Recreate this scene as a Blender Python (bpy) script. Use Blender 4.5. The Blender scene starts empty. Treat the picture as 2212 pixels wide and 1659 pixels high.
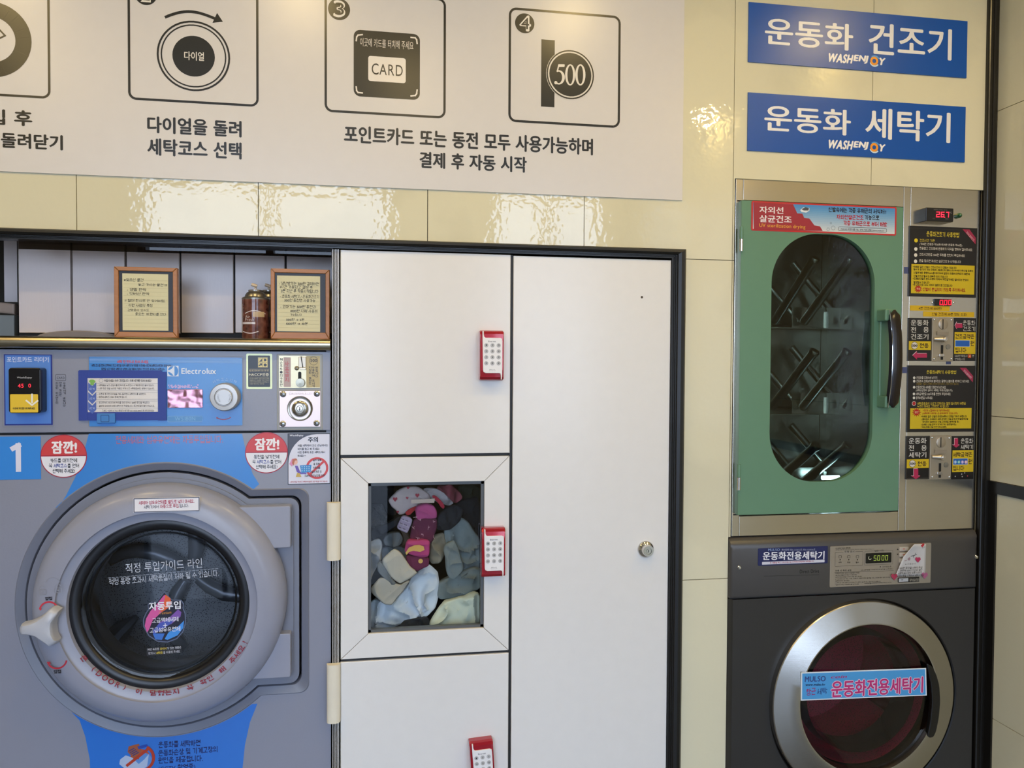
import bpy, bmesh, math, random
from mathutils import Matrix, Vector, noise

# ------------------------------------------------------------------ camera, world, light
SC = bpy.context.scene
COL = SC.collection
D, CZ, F = 1.76, 1.5, 1661.0            # metres to the wall, lens height, focal length in pixels of 2212 x 1659
YAW, PIT, ROL = 0.164608, -0.02431, 0.005361
_f = Vector((math.sin(YAW) * math.cos(PIT), math.cos(YAW) * math.cos(PIT), math.sin(PIT)))
_r0 = Vector((math.cos(YAW), -math.sin(YAW), 0.0))
_u0 = _r0.cross(_f)
_r = _r0 * math.cos(ROL) + _u0 * math.sin(ROL)
_u = _u0 * math.cos(ROL) - _r0 * math.sin(ROL)
CAM = Vector((0, -D, CZ))
cam = bpy.data.cameras.new('camera')
cam.sensor_fit = 'HORIZONTAL'
cam.sensor_width = 36.0
cam.lens = 36.0 * F / 2212.0
cam.clip_start = 0.05
camo = bpy.data.objects.new('camera', cam)
COL.objects.link(camo)
camo.matrix_world = Matrix(((_r.x, _u.x, -_f.x, CAM.x), (_r.y, _u.y, -_f.y, CAM.y), (_r.z, _u.z, -_f.z, CAM.z), (0, 0, 0, 1)))
SC.camera = camo

W = bpy.data.worlds.new('world')
SC.world = W
W.use_nodes = True
_bg = W.node_tree.nodes['Background']
_bg.inputs[0].default_value = (0.60, 0.745, 1.0, 1)     # pale overcast sky
_bg.inputs[1].default_value = 6.6
SC.view_settings.view_transform = 'Standard'
SC.view_settings.look = 'None'
SC.view_settings.exposure = 0.07
SC.view_settings.gamma = 1.0
SC.view_settings.use_curve_mapping = False
LAMP_WATT = 4.4
LAMP_COL = (1.0, 0.73, 0.31)
ROOM_L, ROOM_F, CEIL = -3.0, -3.1, 2.66               # left wall x, shop-front y, ceiling height


def P(px, py, y=0.0):
    """photo pixel -> (x, z) where its ray meets the vertical plane at depth y"""
    d = _r * ((px - 1106.0) / F) - _u * ((py - 829.5) / F) + _f
    t = (y + D) / d.y
    return CAM.x + d.x * t, CAM.z + d.z * t


def PR(x0, y0, x1, y1, y=0.0):
    """pixel box (edges read at its middle) -> x0, x1, z0, z1"""
    cx, cy = (x0 + x1) / 2, (y0 + y1) / 2
    return P(x0, cy, y)[0], P(x1, cy, y)[0], P(cx, y1, y)[1], P(cx, y0, y)[1]


def PS(px, py, y=0.0):
    """metres per vertical pixel at a pixel"""
    return P(px, py - 0.5, y)[1] - P(px, py + 0.5, y)[1]


# ------------------------------------------------------------------ materials
MATS = {}


def lin(h):
    h = h.lstrip('#')
    out = []
    for i in (0, 2, 4):
        c = int(h[i:i + 2], 16) / 255.0
        out.append(c / 12.92 if c <= 0.04045 else ((c + 0.055) / 1.055) ** 2.4)
    return tuple(out) + (1.0,)


def mat(col, rough=0.45, metal=0.0, kind='', emit=0.0, spec=0.5, coat=0.0):
    key = (col, rough, metal, kind, emit, spec, coat)
    if key in MATS:
        return MATS[key]
    m = bpy.data.materials.new((kind or 'paint') + '_' + col.strip('#'))
    m.use_nodes = True
    nt = m.node_tree
    b = nt.nodes['Principled BSDF']
    c = lin(col)
    b.inputs['Base Color'].default_value = c
    b.inputs['Roughness'].default_value = rough
    b.inputs['Metallic'].default_value = metal
    b.inputs['Specular IOR Level'].default_value = spec
    if coat:
        b.inputs['Coat Weight'].default_value = coat
        b.inputs['Coat Roughness'].default_value = 0.05
    if emit:
        b.inputs['Emission Color'].default_value = c
        b.inputs['Emission Strength'].default_value = emit
    N, L = nt.nodes.new, nt.links.new

    def tex(scale, detail=3, stretch=None, typ='ShaderNodeTexNoise'):
        tc = N('ShaderNodeTexCoord')
        n = N(typ)
        n.inputs['Scale'].default_value = scale
        if typ == 'ShaderNodeTexNoise':
            n.inputs['Detail'].default_value = detail
        mp = N('ShaderNodeMapping')
        if stretch:
            mp.inputs['Scale'].default_value = stretch
        L(tc.outputs['Object'], mp.inputs[0])
        L(mp.outputs[0], n.inputs['Vector'])
        return n

    def bump(src, strength, dist=0.002):
        bp = N('ShaderNodeBump')
        bp.inputs['Strength'].default_value = strength
        bp.inputs['Distance'].default_value = dist
        L(src, bp.inputs['Height'])
        L(bp.outputs[0], b.inputs['Normal'])

    def vary(n, amt, col2=None):
        mx = N('ShaderNodeMixRGB')
        mx.inputs[1].default_value = c
        mx.inputs[2].default_value = lin(col2) if col2 else tuple(v * (1 - amt) for v in c[:3]) + (1,)
        L(n, mx.inputs[0])
        L(mx.outputs[0], b.inputs['Base Color'])

    if kind == 'marble':          # glossy cream wall cladding, faint veins, slightly wavy
        n = tex(2.2, 6)
        rp = N('ShaderNodeValToRGB')
        rp.color_ramp.elements[0].position = 0.47
        rp.color_ramp.elements[1].position = 0.53
        L(n.outputs['Fac'], rp.inputs[0])
        vary(rp.outputs[0], 0.06)
        w = tex(70, 1)
        bump(w.outputs['Fac'], 0.16, 0.002)
    elif kind == 'steel':         # brushed steel
        n = tex(40, 2, (0.5, 1, 25))
        bump(n.outputs['Fac'], 0.05, 0.001)
        vary(n.outputs['Fac'], 0.12)
    elif kind == 'sheet':         # dented thin steel sheet
        n = tex(9, 2)
        bump(n.outputs['Fac'], 0.5, 0.012)
    elif kind == 'orange':        # orange-peel paint
        n = tex(260, 2)
        bump(n.outputs['Fac'], 0.10, 0.001)
    elif kind == 'film':          # glossy film over print
        n = tex(200, 3)
        bump(n.outputs['Fac'], 0.12, 0.001)
    elif kind == 'wood':
        n = tex(26, 4, (1, 1, 6))
        vary(n.outputs['Fac'], 0.35)
    elif kind == 'plank':
        n = tex(60, 3, (6, 1, 0.5))
        bump(n.outputs['Fac'], 0.15, 0.001)
    elif kind == 'cloth':
        n = tex(420, 2)
        bump(n.outputs['Fac'], 0.25, 0.001)
        n2 = tex(14, 3)
        vary(n2.outputs['Fac'], 0.18)
    elif kind == 'fleece':
        n = tex(180, 4)
        bump(n.outputs['Fac'], 1.0, 0.006)
        vary(n.outputs['Fac'], 0.6)
    elif kind == 'drum':          # perforated drum
        v = tex(260, typ='ShaderNodeTexVoronoi')
        rp = N('ShaderNodeValToRGB')
        rp.color_ramp.elements[0].position = 0.25
        rp.color_ramp.elements[1].position = 0.32
        rp.color_ramp.elements[0].color = (0.004, 0.004, 0.004, 1)
        rp.color_ramp.elements[1].color = c
        L(v.outputs['Distance'], rp.inputs[0])
        L(rp.outputs[0], b.inputs['Base Color'])
    elif kind == 'beans':         # roasted-bean print of the can
        v = tex(90, typ='ShaderNodeTexVoronoi')
        vary(v.outputs['Distance'], 0.9, '#7a4a3c')
    elif kind == 'foil':
        n = tex(45, 1)
        bump(n.outputs['Fac'], 0.7, 0.006)
    else:
        n = tex(35, 3)
        vary(n.outputs['Fac'], 0.05)
    MATS[key] = m
    return m


def glass(name, tint='#ffffff', ior=1.45, rough=0.0, clear=0.96):
    if name in MATS:
        return MATS[name]
    m = bpy.data.materials.new(name)
    m.use_nodes = True
    nt = m.node_tree
    for n in list(nt.nodes):
        if n.type != 'OUTPUT_MATERIAL':
            nt.nodes.remove(n)
    out = nt.nodes['Material Output']
    tr = nt.nodes.new('ShaderNodeBsdfTransparent')
    c = lin(tint)
    tr.inputs[0].default_value = (c[0] * clear, c[1] * clear, c[2] * clear, 1)
    gl = nt.nodes.new('ShaderNodeBsdfGlossy')
    gl.inputs['Roughness'].default_value = rough
    fr = nt.nodes.new('ShaderNodeFresnel')
    fr.inputs[0].default_value = ior
    mx = nt.nodes.new('ShaderNodeMixShader')
    ge = nt.nodes.new('ShaderNodeNewGeometry')       # only the face that light enters by reflects
    mu = nt.nodes.new('ShaderNodeMath')
    mu.operation = 'SUBTRACT'
    mu.use_clamp = True
    nt.links.new(fr.outputs[0], mu.inputs[0])
    nt.links.new(ge.outputs['Backfacing'], mu.inputs[1])
    nt.links.new(mu.outputs[0], mx.inputs[0])
    nt.links.new(tr.outputs[0], mx.inputs[1])
    nt.links.new(gl.outputs[0], mx.inputs[2])
    nt.links.new(mx.outputs[0], out.inputs[0])
    MATS[name] = m
    return m


# ------------------------------------------------------------------ objects
def tag(o, label=None, cat=None, group=None, kind=None):
    if label:
        o['label'] = label
    if cat:
        o['category'] = cat
    if group:
        o['group'] = group
    if kind:
        o['kind'] = kind
    return o


BASE = {}


def thing(name, label, cat, loc, group=None):
    o = bpy.data.objects.new(name, None)
    o.empty_display_size = 0.05
    COL.objects.link(o)
    o.location = loc
    BASE[o.name] = Vector(loc)
    return tag(o, label, cat, group)


def link(name, me, mats=None, parent=None, local=False):
    o = bpy.data.objects.new(name, me)
    COL.objects.link(o)
    if mats is not None and not me.materials:
        for m in (mats if isinstance(mats, (list, tuple)) else [mats]):
            me.materials.append(m)
    if parent is not None:
        o.parent = parent
        if parent.name in BASE and not local:
            o.matrix_parent_inverse = Matrix.Translation(-BASE[parent.name])
    return o


def mesh(name, verts, faces, mats, parent=None, smooth=False, idx=None, local=False, sharp=40):
    me = bpy.data.meshes.new(name)
    me.from_pydata([tuple(v) for v in verts], [], faces)
    if idx:
        me.polygons.foreach_set('material_index', idx)
    if smooth:
        me.polygons.foreach_set('use_smooth', [True] * len(me.polygons))
        try:
            me.set_sharp_from_angle(angle=math.radians(sharp))
        except Exception:
            pass
    me.update()
    return link(name, me, mats, parent, local)


def inset(loop, d):
    """offset a 2-D loop (x, z) inwards by d along its corner normals"""
    n = len(loop)
    area = sum(loop[i][0] * loop[(i + 1) % n][1] - loop[(i + 1) % n][0] * loop[i][1] for i in range(n))
    sg = 1 if area > 0 else -1
    out = []
    for i in range(n):
        a, b, c = Vector(loop[i - 1]), Vector(loop[i]), Vector(loop[(i + 1) % n])
        e1, e2 = (b - a), (c - b)
        if e1.length < 1e-9 or e2.length < 1e-9:
            out.append(tuple(b))
            continue
        e1.normalize(); e2.normalize()
        n1, n2 = Vector((-e1.y, e1.x)) * sg, Vector((-e2.y, e2.x)) * sg
        m = n1 + n2
        if m.length < 1e-6:
            m = n1
        m.normalize()
        k = d / max(0.35, m.dot(n1))
        out.append((b.x + m.x * k, b.y + m.y * k))
    return out


def prism(name, loop, yf, yb, m, parent=None, ch=0.0, smooth=False, local=False):
    """solid between depths yf (front, nearer the viewer) and yb, front edge chamfered by ch"""
    n = len(loop)
    rings = []
    if ch > 0:
        rings.append((inset(loop, ch), yf))
        rings.append((inset(loop, ch * 0.3), yf + ch * 0.3))
        rings.append((loop, yf + ch))
    else:
        rings.append((loop, yf))
    rings.append((loop, yb))
    v, f = [], []
    for lp, y in rings:
        v += [(x, y, z) for x, z in lp]
    f.append(list(range(n)))
    for k in range(len(rings) - 1):
        for i in range(n):
            j = (i + 1) % n
            f.append([k * n + i, (k + 1) * n + i, (k + 1) * n + j, k * n + j])
    f.append(list(range((len(rings) - 1) * n, len(rings) * n))[::-1])
    return mesh(name, v, f, m, parent, smooth, local=local)


def holed(name, outer, inner, yf, yb, m, parent=None):
    """flat plate between depths yf and yb with one opening"""
    bm_ = bmesh.new()
    ed_ = []
    for lp in (outer, inner):
        vs = [bm_.verts.new((x, yf, z)) for x, z in lp]
        ed_ += [bm_.edges.new((vs[i], vs[(i + 1) % len(vs)])) for i in range(len(vs))]
    bmesh.ops.triangle_fill(bm_, edges=ed_, use_beauty=True)
    g_ = bmesh.ops.extrude_face_region(bm_, geom=bm_.faces[:])
    bmesh.ops.translate(bm_, vec=(0, yb - yf, 0), verts=[e_ for e_ in g_['geom'] if isinstance(e_, bmesh.types.BMVert)])
    bmesh.ops.recalc_face_normals(bm_, faces=bm_.faces[:])
    me_ = bpy.data.meshes.new(name)
    bm_.to_mesh(me_)
    bm_.free()
    return link(name, me_, m, parent)


def rrect(x0, x1, z0, z1, r=0.0, seg=5):
    if r <= 0:
        return [(x0, z0), (x1, z0), (x1, z1), (x0, z1)]
    out = []
    for cx, cz, a0 in ((x1 - r, z0 + r, -90), (x1 - r, z1 - r, 0), (x0 + r, z1 - r, 90), (x0 + r, z0 + r, 180)):
        for k in range(seg + 1):
            a = math.radians(a0 + 90 * k / seg)
            out.append((cx + r * math.cos(a), cz + r * math.sin(a)))
    return out


def circ(cx, cz, r, n=48):
    return [(cx + r * math.cos(2 * math.pi * k / n), cz + r * math.sin(2 * math.pi * k / n)) for k in range(n)]


def box(name, x0, x1, y0, y1, z0, z1, m, parent=None, ch=0.0):
    return prism(name, rrect(x0, x1, z0, z1), y0, y1, m, parent, ch)


def pbox(name, px, yf, th, m, parent=None, ch=0.0, r=0.0):
    x0, x1, z0, z1 = PR(*px, yf)
    return prism(name, rrect(x0, x1, z0, z1, r), yf, yf + th, m, parent, ch)


def lathe(name, cx, cz, prof, m, parent=None, seg=72, smooth=True, local=False, close=False):
    """profile [(r, y)] turned about the y axis through (cx, cz)"""
    v, f = [], []
    n = len(prof)
    for k in range(seg):
        a = 2 * math.pi * k / seg
        for r, y in prof:
            v.append((cx + r * math.cos(a), y, cz + r * math.sin(a)))
    for k in range(seg):
        k2 = (k + 1) % seg
        for i in range(n - 1):
            f.append([k * n + i, k2 * n + i, k2 * n + i + 1, k * n + i + 1])
        if close:
            f.append([k * n + n - 1, k2 * n + n - 1, k2 * n, k * n])
    return mesh(name, v, f, m, parent, smooth, local=local)


def tube(name, pts, r, m, parent=None, seg=12, caps=True):
    """pipe along 3-D points, r a number or one per point"""
    pts = [Vector(p) for p in pts]
    rs = r if isinstance(r, (list, tuple)) else [r] * len(pts)
    v, f = [], []
    up = Vector((0.13, 0.37, 0.92))
    for i, p in enumerate(pts):
        t = (pts[min(i + 1, len(pts) - 1)] - pts[max(i - 1, 0)]).normalized()
        a = t.cross(up).normalized()
        b = t.cross(a)
        for k in range(seg):
            g = 2 * math.pi * k / seg
            v.append(p + (a * math.cos(g) + b * math.sin(g)) * rs[i])
    for i in range(len(pts) - 1):
        for k in range(seg):
            k2 = (k + 1) % seg
            f.append([i * seg + k, i * seg + k2, (i + 1) * seg + k2, (i + 1) * seg + k])
    if caps:
        f.append(list(range(seg))[::-1])
        f.append(list(range((len(pts) - 1) * seg, len(pts) * seg)))
    return mesh(name, v, f, m, parent, True)


# ------------------------------------------------------------------ lettering
CHO = 'ㄱㄲㄴㄷㄸㄹㅁㅂㅃㅅㅆㅇㅈㅉㅊㅋㅌㅍㅎ'
JUNG = 'ㅏㅐㅑㅒㅓㅔㅕㅖㅗㅘㅙㅚㅛㅜㅝㅞㅟㅠㅡㅢㅣ'
JONG = ['', 'ㄱ', 'ㄲ', 'ㄱㅅ', 'ㄴ', 'ㄴㅈ', 'ㄴㅎ', 'ㄷ', 'ㄹ', 'ㄹㄱ', 'ㄹㅁ', 'ㄹㅂ', 'ㄹㅅ', 'ㄹㅌ', 'ㄹㅍ', 'ㄹㅎ', 'ㅁ', 'ㅂ', 'ㅂㅅ', 'ㅅ', 'ㅆ', 'ㅇ', 'ㅈ', 'ㅊ', 'ㅋ', 'ㅌ', 'ㅍ', 'ㅎ']
JAMO = {
    'ㄱ': [[(0, 1), (1, 1), (.85, 0)]], 'ㄴ': [[(0, 1), (0, 0), (1, 0)]], 'ㄷ': [[(1, 1), (0, 1), (0, 0), (1, 0)]],
    'ㄹ': [[(0, 1), (1, 1), (1, .5), (0, .5), (0, 0), (1, 0)]], 'ㅁ': [[(0, 0), (0, 1), (1, 1), (1, 0), (0, 0)]],
    'ㅂ': [[(0, 1), (0, 0), (1, 0), (1, 1)], [(0, .5), (1, .5)]], 'ㅅ': [[(.5, 1), (.4, .5), (0, 0)], [(.47, .6), (1, 0)]],
    'ㅇ': ['o'], 'ㅈ': [[(0, 1), (1, 1)], [(.55, 1), (.4, .5), (0, 0)], [(.45, .55), (1, 0)]],
    'ㅊ': [[(.3, 1), (.7, 1)], [(0, .75), (1, .75)], [(.5, .75), (0, 0)], [(.45, .45), (1, 0)]],
    'ㅋ': [[(0, 1), (1, 1), (.85, 0)], [(0, .52), (.92, .52)]], 'ㅌ': [[(1, 1), (0, 1), (0, 0), (1, 0)], [(0, .5), (.95, .5)]],
    'ㅍ': [[(0, 1), (1, 1)], [(.3, 1), (.3, 0)], [(.7, 1), (.7, 0)], [(0, 0), (1, 0)]],
    'ㅎ': [[(.3, 1), (.7, 1)], [(0, .76), (1, .76)], 'h'],
    'ㅣ': [[(.5, 1), (.5, 0)]], 'ㅏ': [[(.3, 1), (.3, 0)], [(.3, .5), (1, .5)]], 'ㅑ': [[(.3, 1), (.3, 0)], [(.3, .65), (1, .65)], [(.3, .38), (1, .38)]],
    'ㅓ': [[(.8, 1), (.8, 0)], [(0, .5), (.8, .5)]], 'ㅕ': [[(.8, 1), (.8, 0)], [(0, .65), (.8, .65)], [(0, .38), (.8, .38)]],
    'ㅐ': [[(.2, .95), (.2, .05)], [(.85, 1), (.85, 0)], [(.2, .5), (.85, .5)]], 'ㅔ': [[(.45, .95), (.45, .05)], [(.9, 1), (.9, 0)], [(0, .5), (.45, .5)]],
    'ㅒ': [[(.2, .95), (.2, .05)], [(.85, 1), (.85, 0)], [(.2, .62), (.85, .62)], [(.2, .38), (.85, .38)]],
    'ㅖ': [[(.45, .95), (.45, .05)], [(.9, 1), (.9, 0)], [(0, .62), (.45, .62)], [(0, .38), (.45, .38)]],
    'ㅡ': [[(0, .3), (1, .3)]], 'ㅗ': [[(0, 0), (1, 0)], [(.5, 0), (.5, 1)]], 'ㅛ': [[(0, 0), (1, 0)], [(.33, 0), (.33, 1)], [(.67, 0), (.67, 1)]],
    'ㅜ': [[(0, 1), (1, 1)], [(.5, 1), (.5, 0)]], 'ㅠ': [[(0, 1), (1, 1)], [(.33, 1), (.33, 0)], [(.67, 1), (.67, 0)]],
}
MIX = {'ㅘ': 'ㅗㅏ', 'ㅙ': 'ㅗㅐ', 'ㅚ': 'ㅗㅣ', 'ㅝ': 'ㅜㅓ', 'ㅞ': 'ㅜㅔ', 'ㅟ': 'ㅜㅣ', 'ㅢ': 'ㅡㅣ'}
DBL = {'ㄲ': 'ㄱㄱ', 'ㄸ': 'ㄷㄷ', 'ㅃ': 'ㅂㅂ', 'ㅆ': 'ㅅㅅ', 'ㅉ': 'ㅈㅈ'}


def seg_poly(a, b, t, cap=True):
    a, b = Vector(a), Vector(b)
    d = b - a
    if d.length < 1e-9:
        return None
    d.normalize()
    n = Vector((-d.y, d.x)) * (t / 2)
    e = d * (t / 2 if cap else 0)
    return [tuple(a - e + n), tuple(b + e + n), tuple(b + e - n), tuple(a - e - n)]


def ring_polys(cx, cy, rx, ry, t, n=14):
    out = []
    for k in range(n):
        a, b = 2 * math.pi * k / n, 2 * math.pi * (k + 1) / n
        out.append([(cx + rx * math.cos(a), cy + ry * math.sin(a)), (cx + rx * math.cos(b), cy + ry * math.sin(b)),
                    (cx + (rx - t) * math.cos(b), cy + (ry - t) * math.sin(b)), (cx + (rx - t) * math.cos(a), cy + (ry - t) * math.sin(a))])
    return out


def put(j, x0, y0, x1, y1, t, out):
    if j in DBL:
        j = DBL[j]
    if len(j) == 2:
        m, g = (x0 + x1) / 2, t * 0.75
        put(j[0], x0, y0, m - g, y1, t, out)
        put(j[1], m + g, y0, x1, y1, t, out)
        return
    h = t / 2
    X0, X1, Y0, Y1 = x0 + h, x1 - h, y0 + h, y1 - h
    if j in 'ㅣㅏㅑㅓㅕㅐㅔㅒㅖ':
        X0, X1 = x0, x1
    for s in JAMO[j]:
        if s == 'o':
            out += ring_polys((x0 + x1) / 2, (y0 + y1) / 2, (x1 - x0) / 2, (y1 - y0) / 2, t)
        elif s == 'h':
            yt = y0 + (y1 - y0) * 0.62
            out += ring_polys((x0 + x1) / 2, (y0 + yt) / 2, (x1 - x0) / 2 * .8, (yt - y0) / 2, min(t, (yt - y0) * .35))
        else:
            pts = [(X0 + (X1 - X0) * u, Y0 + (Y1 - Y0) * v) for u, v in s]
            for a, b in zip(pts[:-1], pts[1:]):
                q = seg_poly(a, b, t)
                if q:
                    out.append(q)


def hangul(ch, t):
    c = ord(ch) - 0xAC00
    ini, med, fin = CHO[c // 588], JUNG[(c % 588) // 28], JONG[c % 28]
    o = []
    if med in 'ㅣㅏㅑㅓㅕㅐㅔㅒㅖ':
        wide = med in 'ㅐㅔㅒㅖ'
        if fin:
            put(ini, .03, .42, .50, .90, t, o)
            put(med, .54, .36, .92, .93, t, o)
            put(fin, .16, -.05, .86, .32, t, o)
        else:
            put(ini, .03, .08, .46 if wide else .50, .84, t, o)
            put(med, .48 if wide else .54, -.06, .92, .93, t, o)
    elif med in 'ㅡㅗㅛㅜㅠ':
        if fin:
            put(ini, .14, .58, .78, .93, t, o)
            put(med, .0, .33, .92, .54, t, o)
            put(fin, .14, -.05, .80, .28, t, o)
        else:
            put(ini, .12, .40, .80, .90, t, o)
            put(med, .0, .0, .92, .36, t, o)
    else:
        h, v = MIX[med]
        if fin:
            put(ini, .04, .56, .54, .92, t, o)
            put(h, .0, .32, .60, .52, t, o)
            put(v, .62, .34, .95, .93, t, o)
            put(fin, .16, -.05, .86, .28, t, o)
        else:
            put(ini, .05, .40, .54, .88, t, o)
            put(h, .0, .06, .60, .36, t, o)
            put(v, .60, -.06, .95, .93, t, o)
    return o


GL = {}


def glyph(ch, style, wt):
    """style 'f' font outline, 's' pen strokes; wt is the extra weight"""
    han = '가' <= ch <= '힣'
    key = (ch, style, wt)
    if key in GL:
        return GL[key]
    if ch == ' ':
        res = ([], 0.32)
    elif han and style == 's':
        res = (hangul(ch, wt), 0.97)
    else:
        cu = bpy.data.curves.new('glyph', 'FONT')
        cu.body = ch
        cu.resolution_u = 4
        ob = bpy.data.objects.new('glyph', cu)
        me = bpy.data.meshes.new_from_object(ob)
        vs = [(v.co.x, v.co.y) for v in me.vertices]
        base = [[vs[i] for i in p.vertices] for p in me.polygons]
        w = wt if style == 'f' else 0.012
        polys = list(base)          # heavier weight: the outline drawn again a hair to each side
        for dx, dy in (((-w, 0), (w, 0), (0, w * .7), (0, -w * .7)) if w else ()):
            polys += [[(a + dx, b + dy) for a, b in q] for q in base]
        w = max([v[0] for v in vs], default=.3)
        res = (polys, 0.92 if han else w + 0.07)
        bpy.data.objects.remove(ob)
        bpy.data.meshes.remove(me)
        bpy.data.curves.remove(cu)
    GL[key] = res
    return res


def layout(s, style, wt, track=0.0):
    x, out = 0.0, []
    for ch in s:
        polys, adv = glyph(ch, style, wt)
        for p in polys:
            out.append([(a + x, b) for a, b in p])
        x += adv + track
    return out


class Print:
    """flat print on a vertical plane: shapes and lettering given in photo pixels, joined into one mesh"""
    STEP = 0.00022

    def __init__(s, y, name='print', parent=None, rough=0.4, xform=None, emit=0):
        s.y, s.name, s.parent, s.rough, s.emit = y, name, parent, rough, emit
        s.v, s.f, s.idx, s.mats = [], [], [], []
        s.xf = xform or (lambda px, py: P(px, py, y))

    def _mi(s, col):
        m = mat(col, s.rough, emit=s.emit)
        if m not in s.mats:
            s.mats.append(m)
        return s.mats.index(m)

    def wpoly(s, pts, col, l=1):
        i0 = len(s.v)
        yy = s.y - s.STEP * l - 2e-4 * (len(s.f) * 0.618034 % 1)      # a hair apart, so that strokes may cross
        s.v += [(x, yy, z) for x, z in pts]
        s.f.append(list(range(i0, i0 + len(pts))))
        s.idx.append(s._mi(col))

    def poly(s, pts, col, l=1):
        s.wpoly([s.xf(*p) for p in pts], col, l)

    def rect(s, x0, y0, x1, y1, col, l=1, r=0):
        cx, cy = (x0 + x1) / 2, (y0 + y1) / 2
        X0, X1, Z0, Z1 = s.xf(x0, cy)[0], s.xf(x1, cy)[0], s.xf(cx, y1)[1], s.xf(cx, y0)[1]
        s.wpoly(rrect(X0, X1, Z0, Z1, r * (Z1 - Z0) / (y1 - y0)), col, l)

    def frame(s, x0, y0, x1, y1, w, col, l=1, r=0):
        cx, cy = (x0 + x1) / 2, (y0 + y1) / 2
        X0, X1, Z0, Z1 = s.xf(x0, cy)[0], s.xf(x1, cy)[0], s.xf(cx, y1)[1], s.xf(cx, y0)[1]
        k = (Z1 - Z0) / (y1 - y0)
        a = rrect(X0, X1, Z0, Z1, max(r * k, 1e-5), 8)
        b = rrect(X0 + w * k, X1 - w * k, Z0 + w * k, Z1 - w * k, max((r - w) * k, 1e-5), 8)
        n = len(a)
        for i in range(n):
            j = (i + 1) % n
            s.wpoly([a[i], a[j], b[j], b[i]], col, l)

    def disc(s, cx, cy, r, col, l=1, n=40):
        c = s.xf(cx, cy)
        k = s.xf(cx, cy - .5)[1] - s.xf(cx, cy + .5)[1]
        s.wpoly(circ(c[0], c[1], r * k, n), col, l)

    def ring(s, cx, cy, r, w, col, l=1, a0=0, a1=360, n=48):
        c = s.xf(cx, cy)
        k = s.xf(cx, cy - .5)[1] - s.xf(cx, cy + .5)[1]
        for i in range(n):
            q = []
            for a, rr in ((i, r), (i + 1, r), (i + 1, r - w), (i, r - w)):
                g = math.radians(a0 + (a1 - a0) * a / n)
                q.append((c[0] + rr * k * math.cos(g), c[1] + rr * k * math.sin(g)))
            s.wpoly(q, col, l)

    def line(s, pts, w, col, l=1):
        k = s.xf(*pts[0])
        k = s.xf(pts[0][0], pts[0][1] - .5)[1] - s.xf(pts[0][0], pts[0][1] + .5)[1]
        pts = [s.xf(*p) for p in pts]
        for a, b in zip(pts[:-1], pts[1:]):
            q = seg_poly(a, b, w * k)
            if q:
                s.wpoly(q, col, l)

    def _emit(s, polys, A, B, h, col, l, shear=0.0):
        xs = [p[0] for q in polys for p in q]
        ys = [p[1] for q in polys for p in q]
        if not xs:
            return
        a, b, c, d = min(xs), max(xs), min(ys), max(ys)
        A, B = Vector(A), Vector(B)
        u = (B - A) / max(b - a, 1e-6)
        un = (B - A).normalized()
        n = Vector((-un.y, un.x)) * (h / max(d - c, 1e-6))
        for q in polys:
            s.wpoly([tuple(A + u * (x - a) + n * (y - c) + un * (shear * (y - c) / max(d - c, 1e-6) * h)) for x, y in q], col, l)

    def text(s, t, x0, y0, x1, y1, col, l=3, style='s', wt=0.11, track=0.0, shear=0.0):
        """lettering fitted to a pixel box"""
        cx, cy = (x0 + x1) / 2, (y0 + y1) / 2
        X0, X1, Z0, Z1 = s.xf(x0, cy)[0], s.xf(x1, cy)[0], s.xf(cx, y1)[1], s.xf(cx, y0)[1]
        s._emit(layout(t, style, wt, track), (X0, Z0), (X1, Z0), Z1 - Z0, col, l, shear)

    def slant(s, t, p0, p1, h, col, l=3, style='s', wt=0.11, track=0.0, shear=0.0):
        """lettering on a sloping base line p0 -> p1, h pixels tall"""
        k = s.xf(p0[0], p0[1] - .5)[1] - s.xf(p0[0], p0[1] + .5)[1]
        s._emit(layout(t, style, wt, track), s.xf(*p0), s.xf(*p1), h * k, col, l, shear)

    def column(s, t, cx, y0, y1, w, col, l=3, style='s', wt=0.12):
        n = len(t)
        st = (y1 - y0) / n
        for i, ch in enumerate(t):
            if ch != ' ':
                s.text(ch, cx - w / 2, y0 + i * st + st * .06, cx + w / 2, y0 + (i + 1) * st - st * .08, col, l, style, wt)

    def arc(s, t, cx, cy, r, a0, a1, h, col, l=3, style='s', wt=0.12, inward=False, wf=1.0):
        """letters round a circle; angles in degrees, from the x axis, anticlockwise"""
        c = Vector(s.xf(cx, cy))
        k = s.xf(cx, cy - .5)[1] - s.xf(cx, cy + .5)[1]
        n = len(t)
        for i, ch in enumerate(t):
            if ch == ' ':
                continue
            g = math.radians(a0 + (a1 - a0) * (i + .5) / n)
            rad = Vector((math.cos(g), math.sin(g)))
            up = -rad if inward else rad
            rt = Vector((up.y, -up.x))
            gp = layout(ch, style, wt)
            gx = [q[0] for g_ in gp for q in g_]
            step = min(abs(math.radians(a1 - a0)) * r / n * .9, (max(gx) - min(gx)) * h * 1.25) * wf
            m = c + rad * (r * k)
            A = m - rt * (step * k / 2) - up * (h * k / 2)
            B = m + rt * (step * k / 2) - up * (h * k / 2)
            s._emit(gp, A, B, h * k, col, l)

    def done(s):
        if not s.v:
            return None
        return mesh(s.name, s.v, s.f, s.mats, s.parent, idx=s.idx)

# ------------------------------------------------------------------ the room
CREAM = mat('#dad4b7', 0.035, kind='marble', spec=0.6)
JOINT = mat('#3a3428', 0.7)
BLACK = mat('#15130f', 0.32)
BLACK2 = mat('#0b0a09', 0.6)
WHITE = mat('#e9e7e4', 0.30)
STEEL = mat('#b9b09c', 0.20, 1.0, 'steel')
CHROME = mat('#d8d6d2', 0.08, 1.0)
FILM = 0.28

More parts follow.
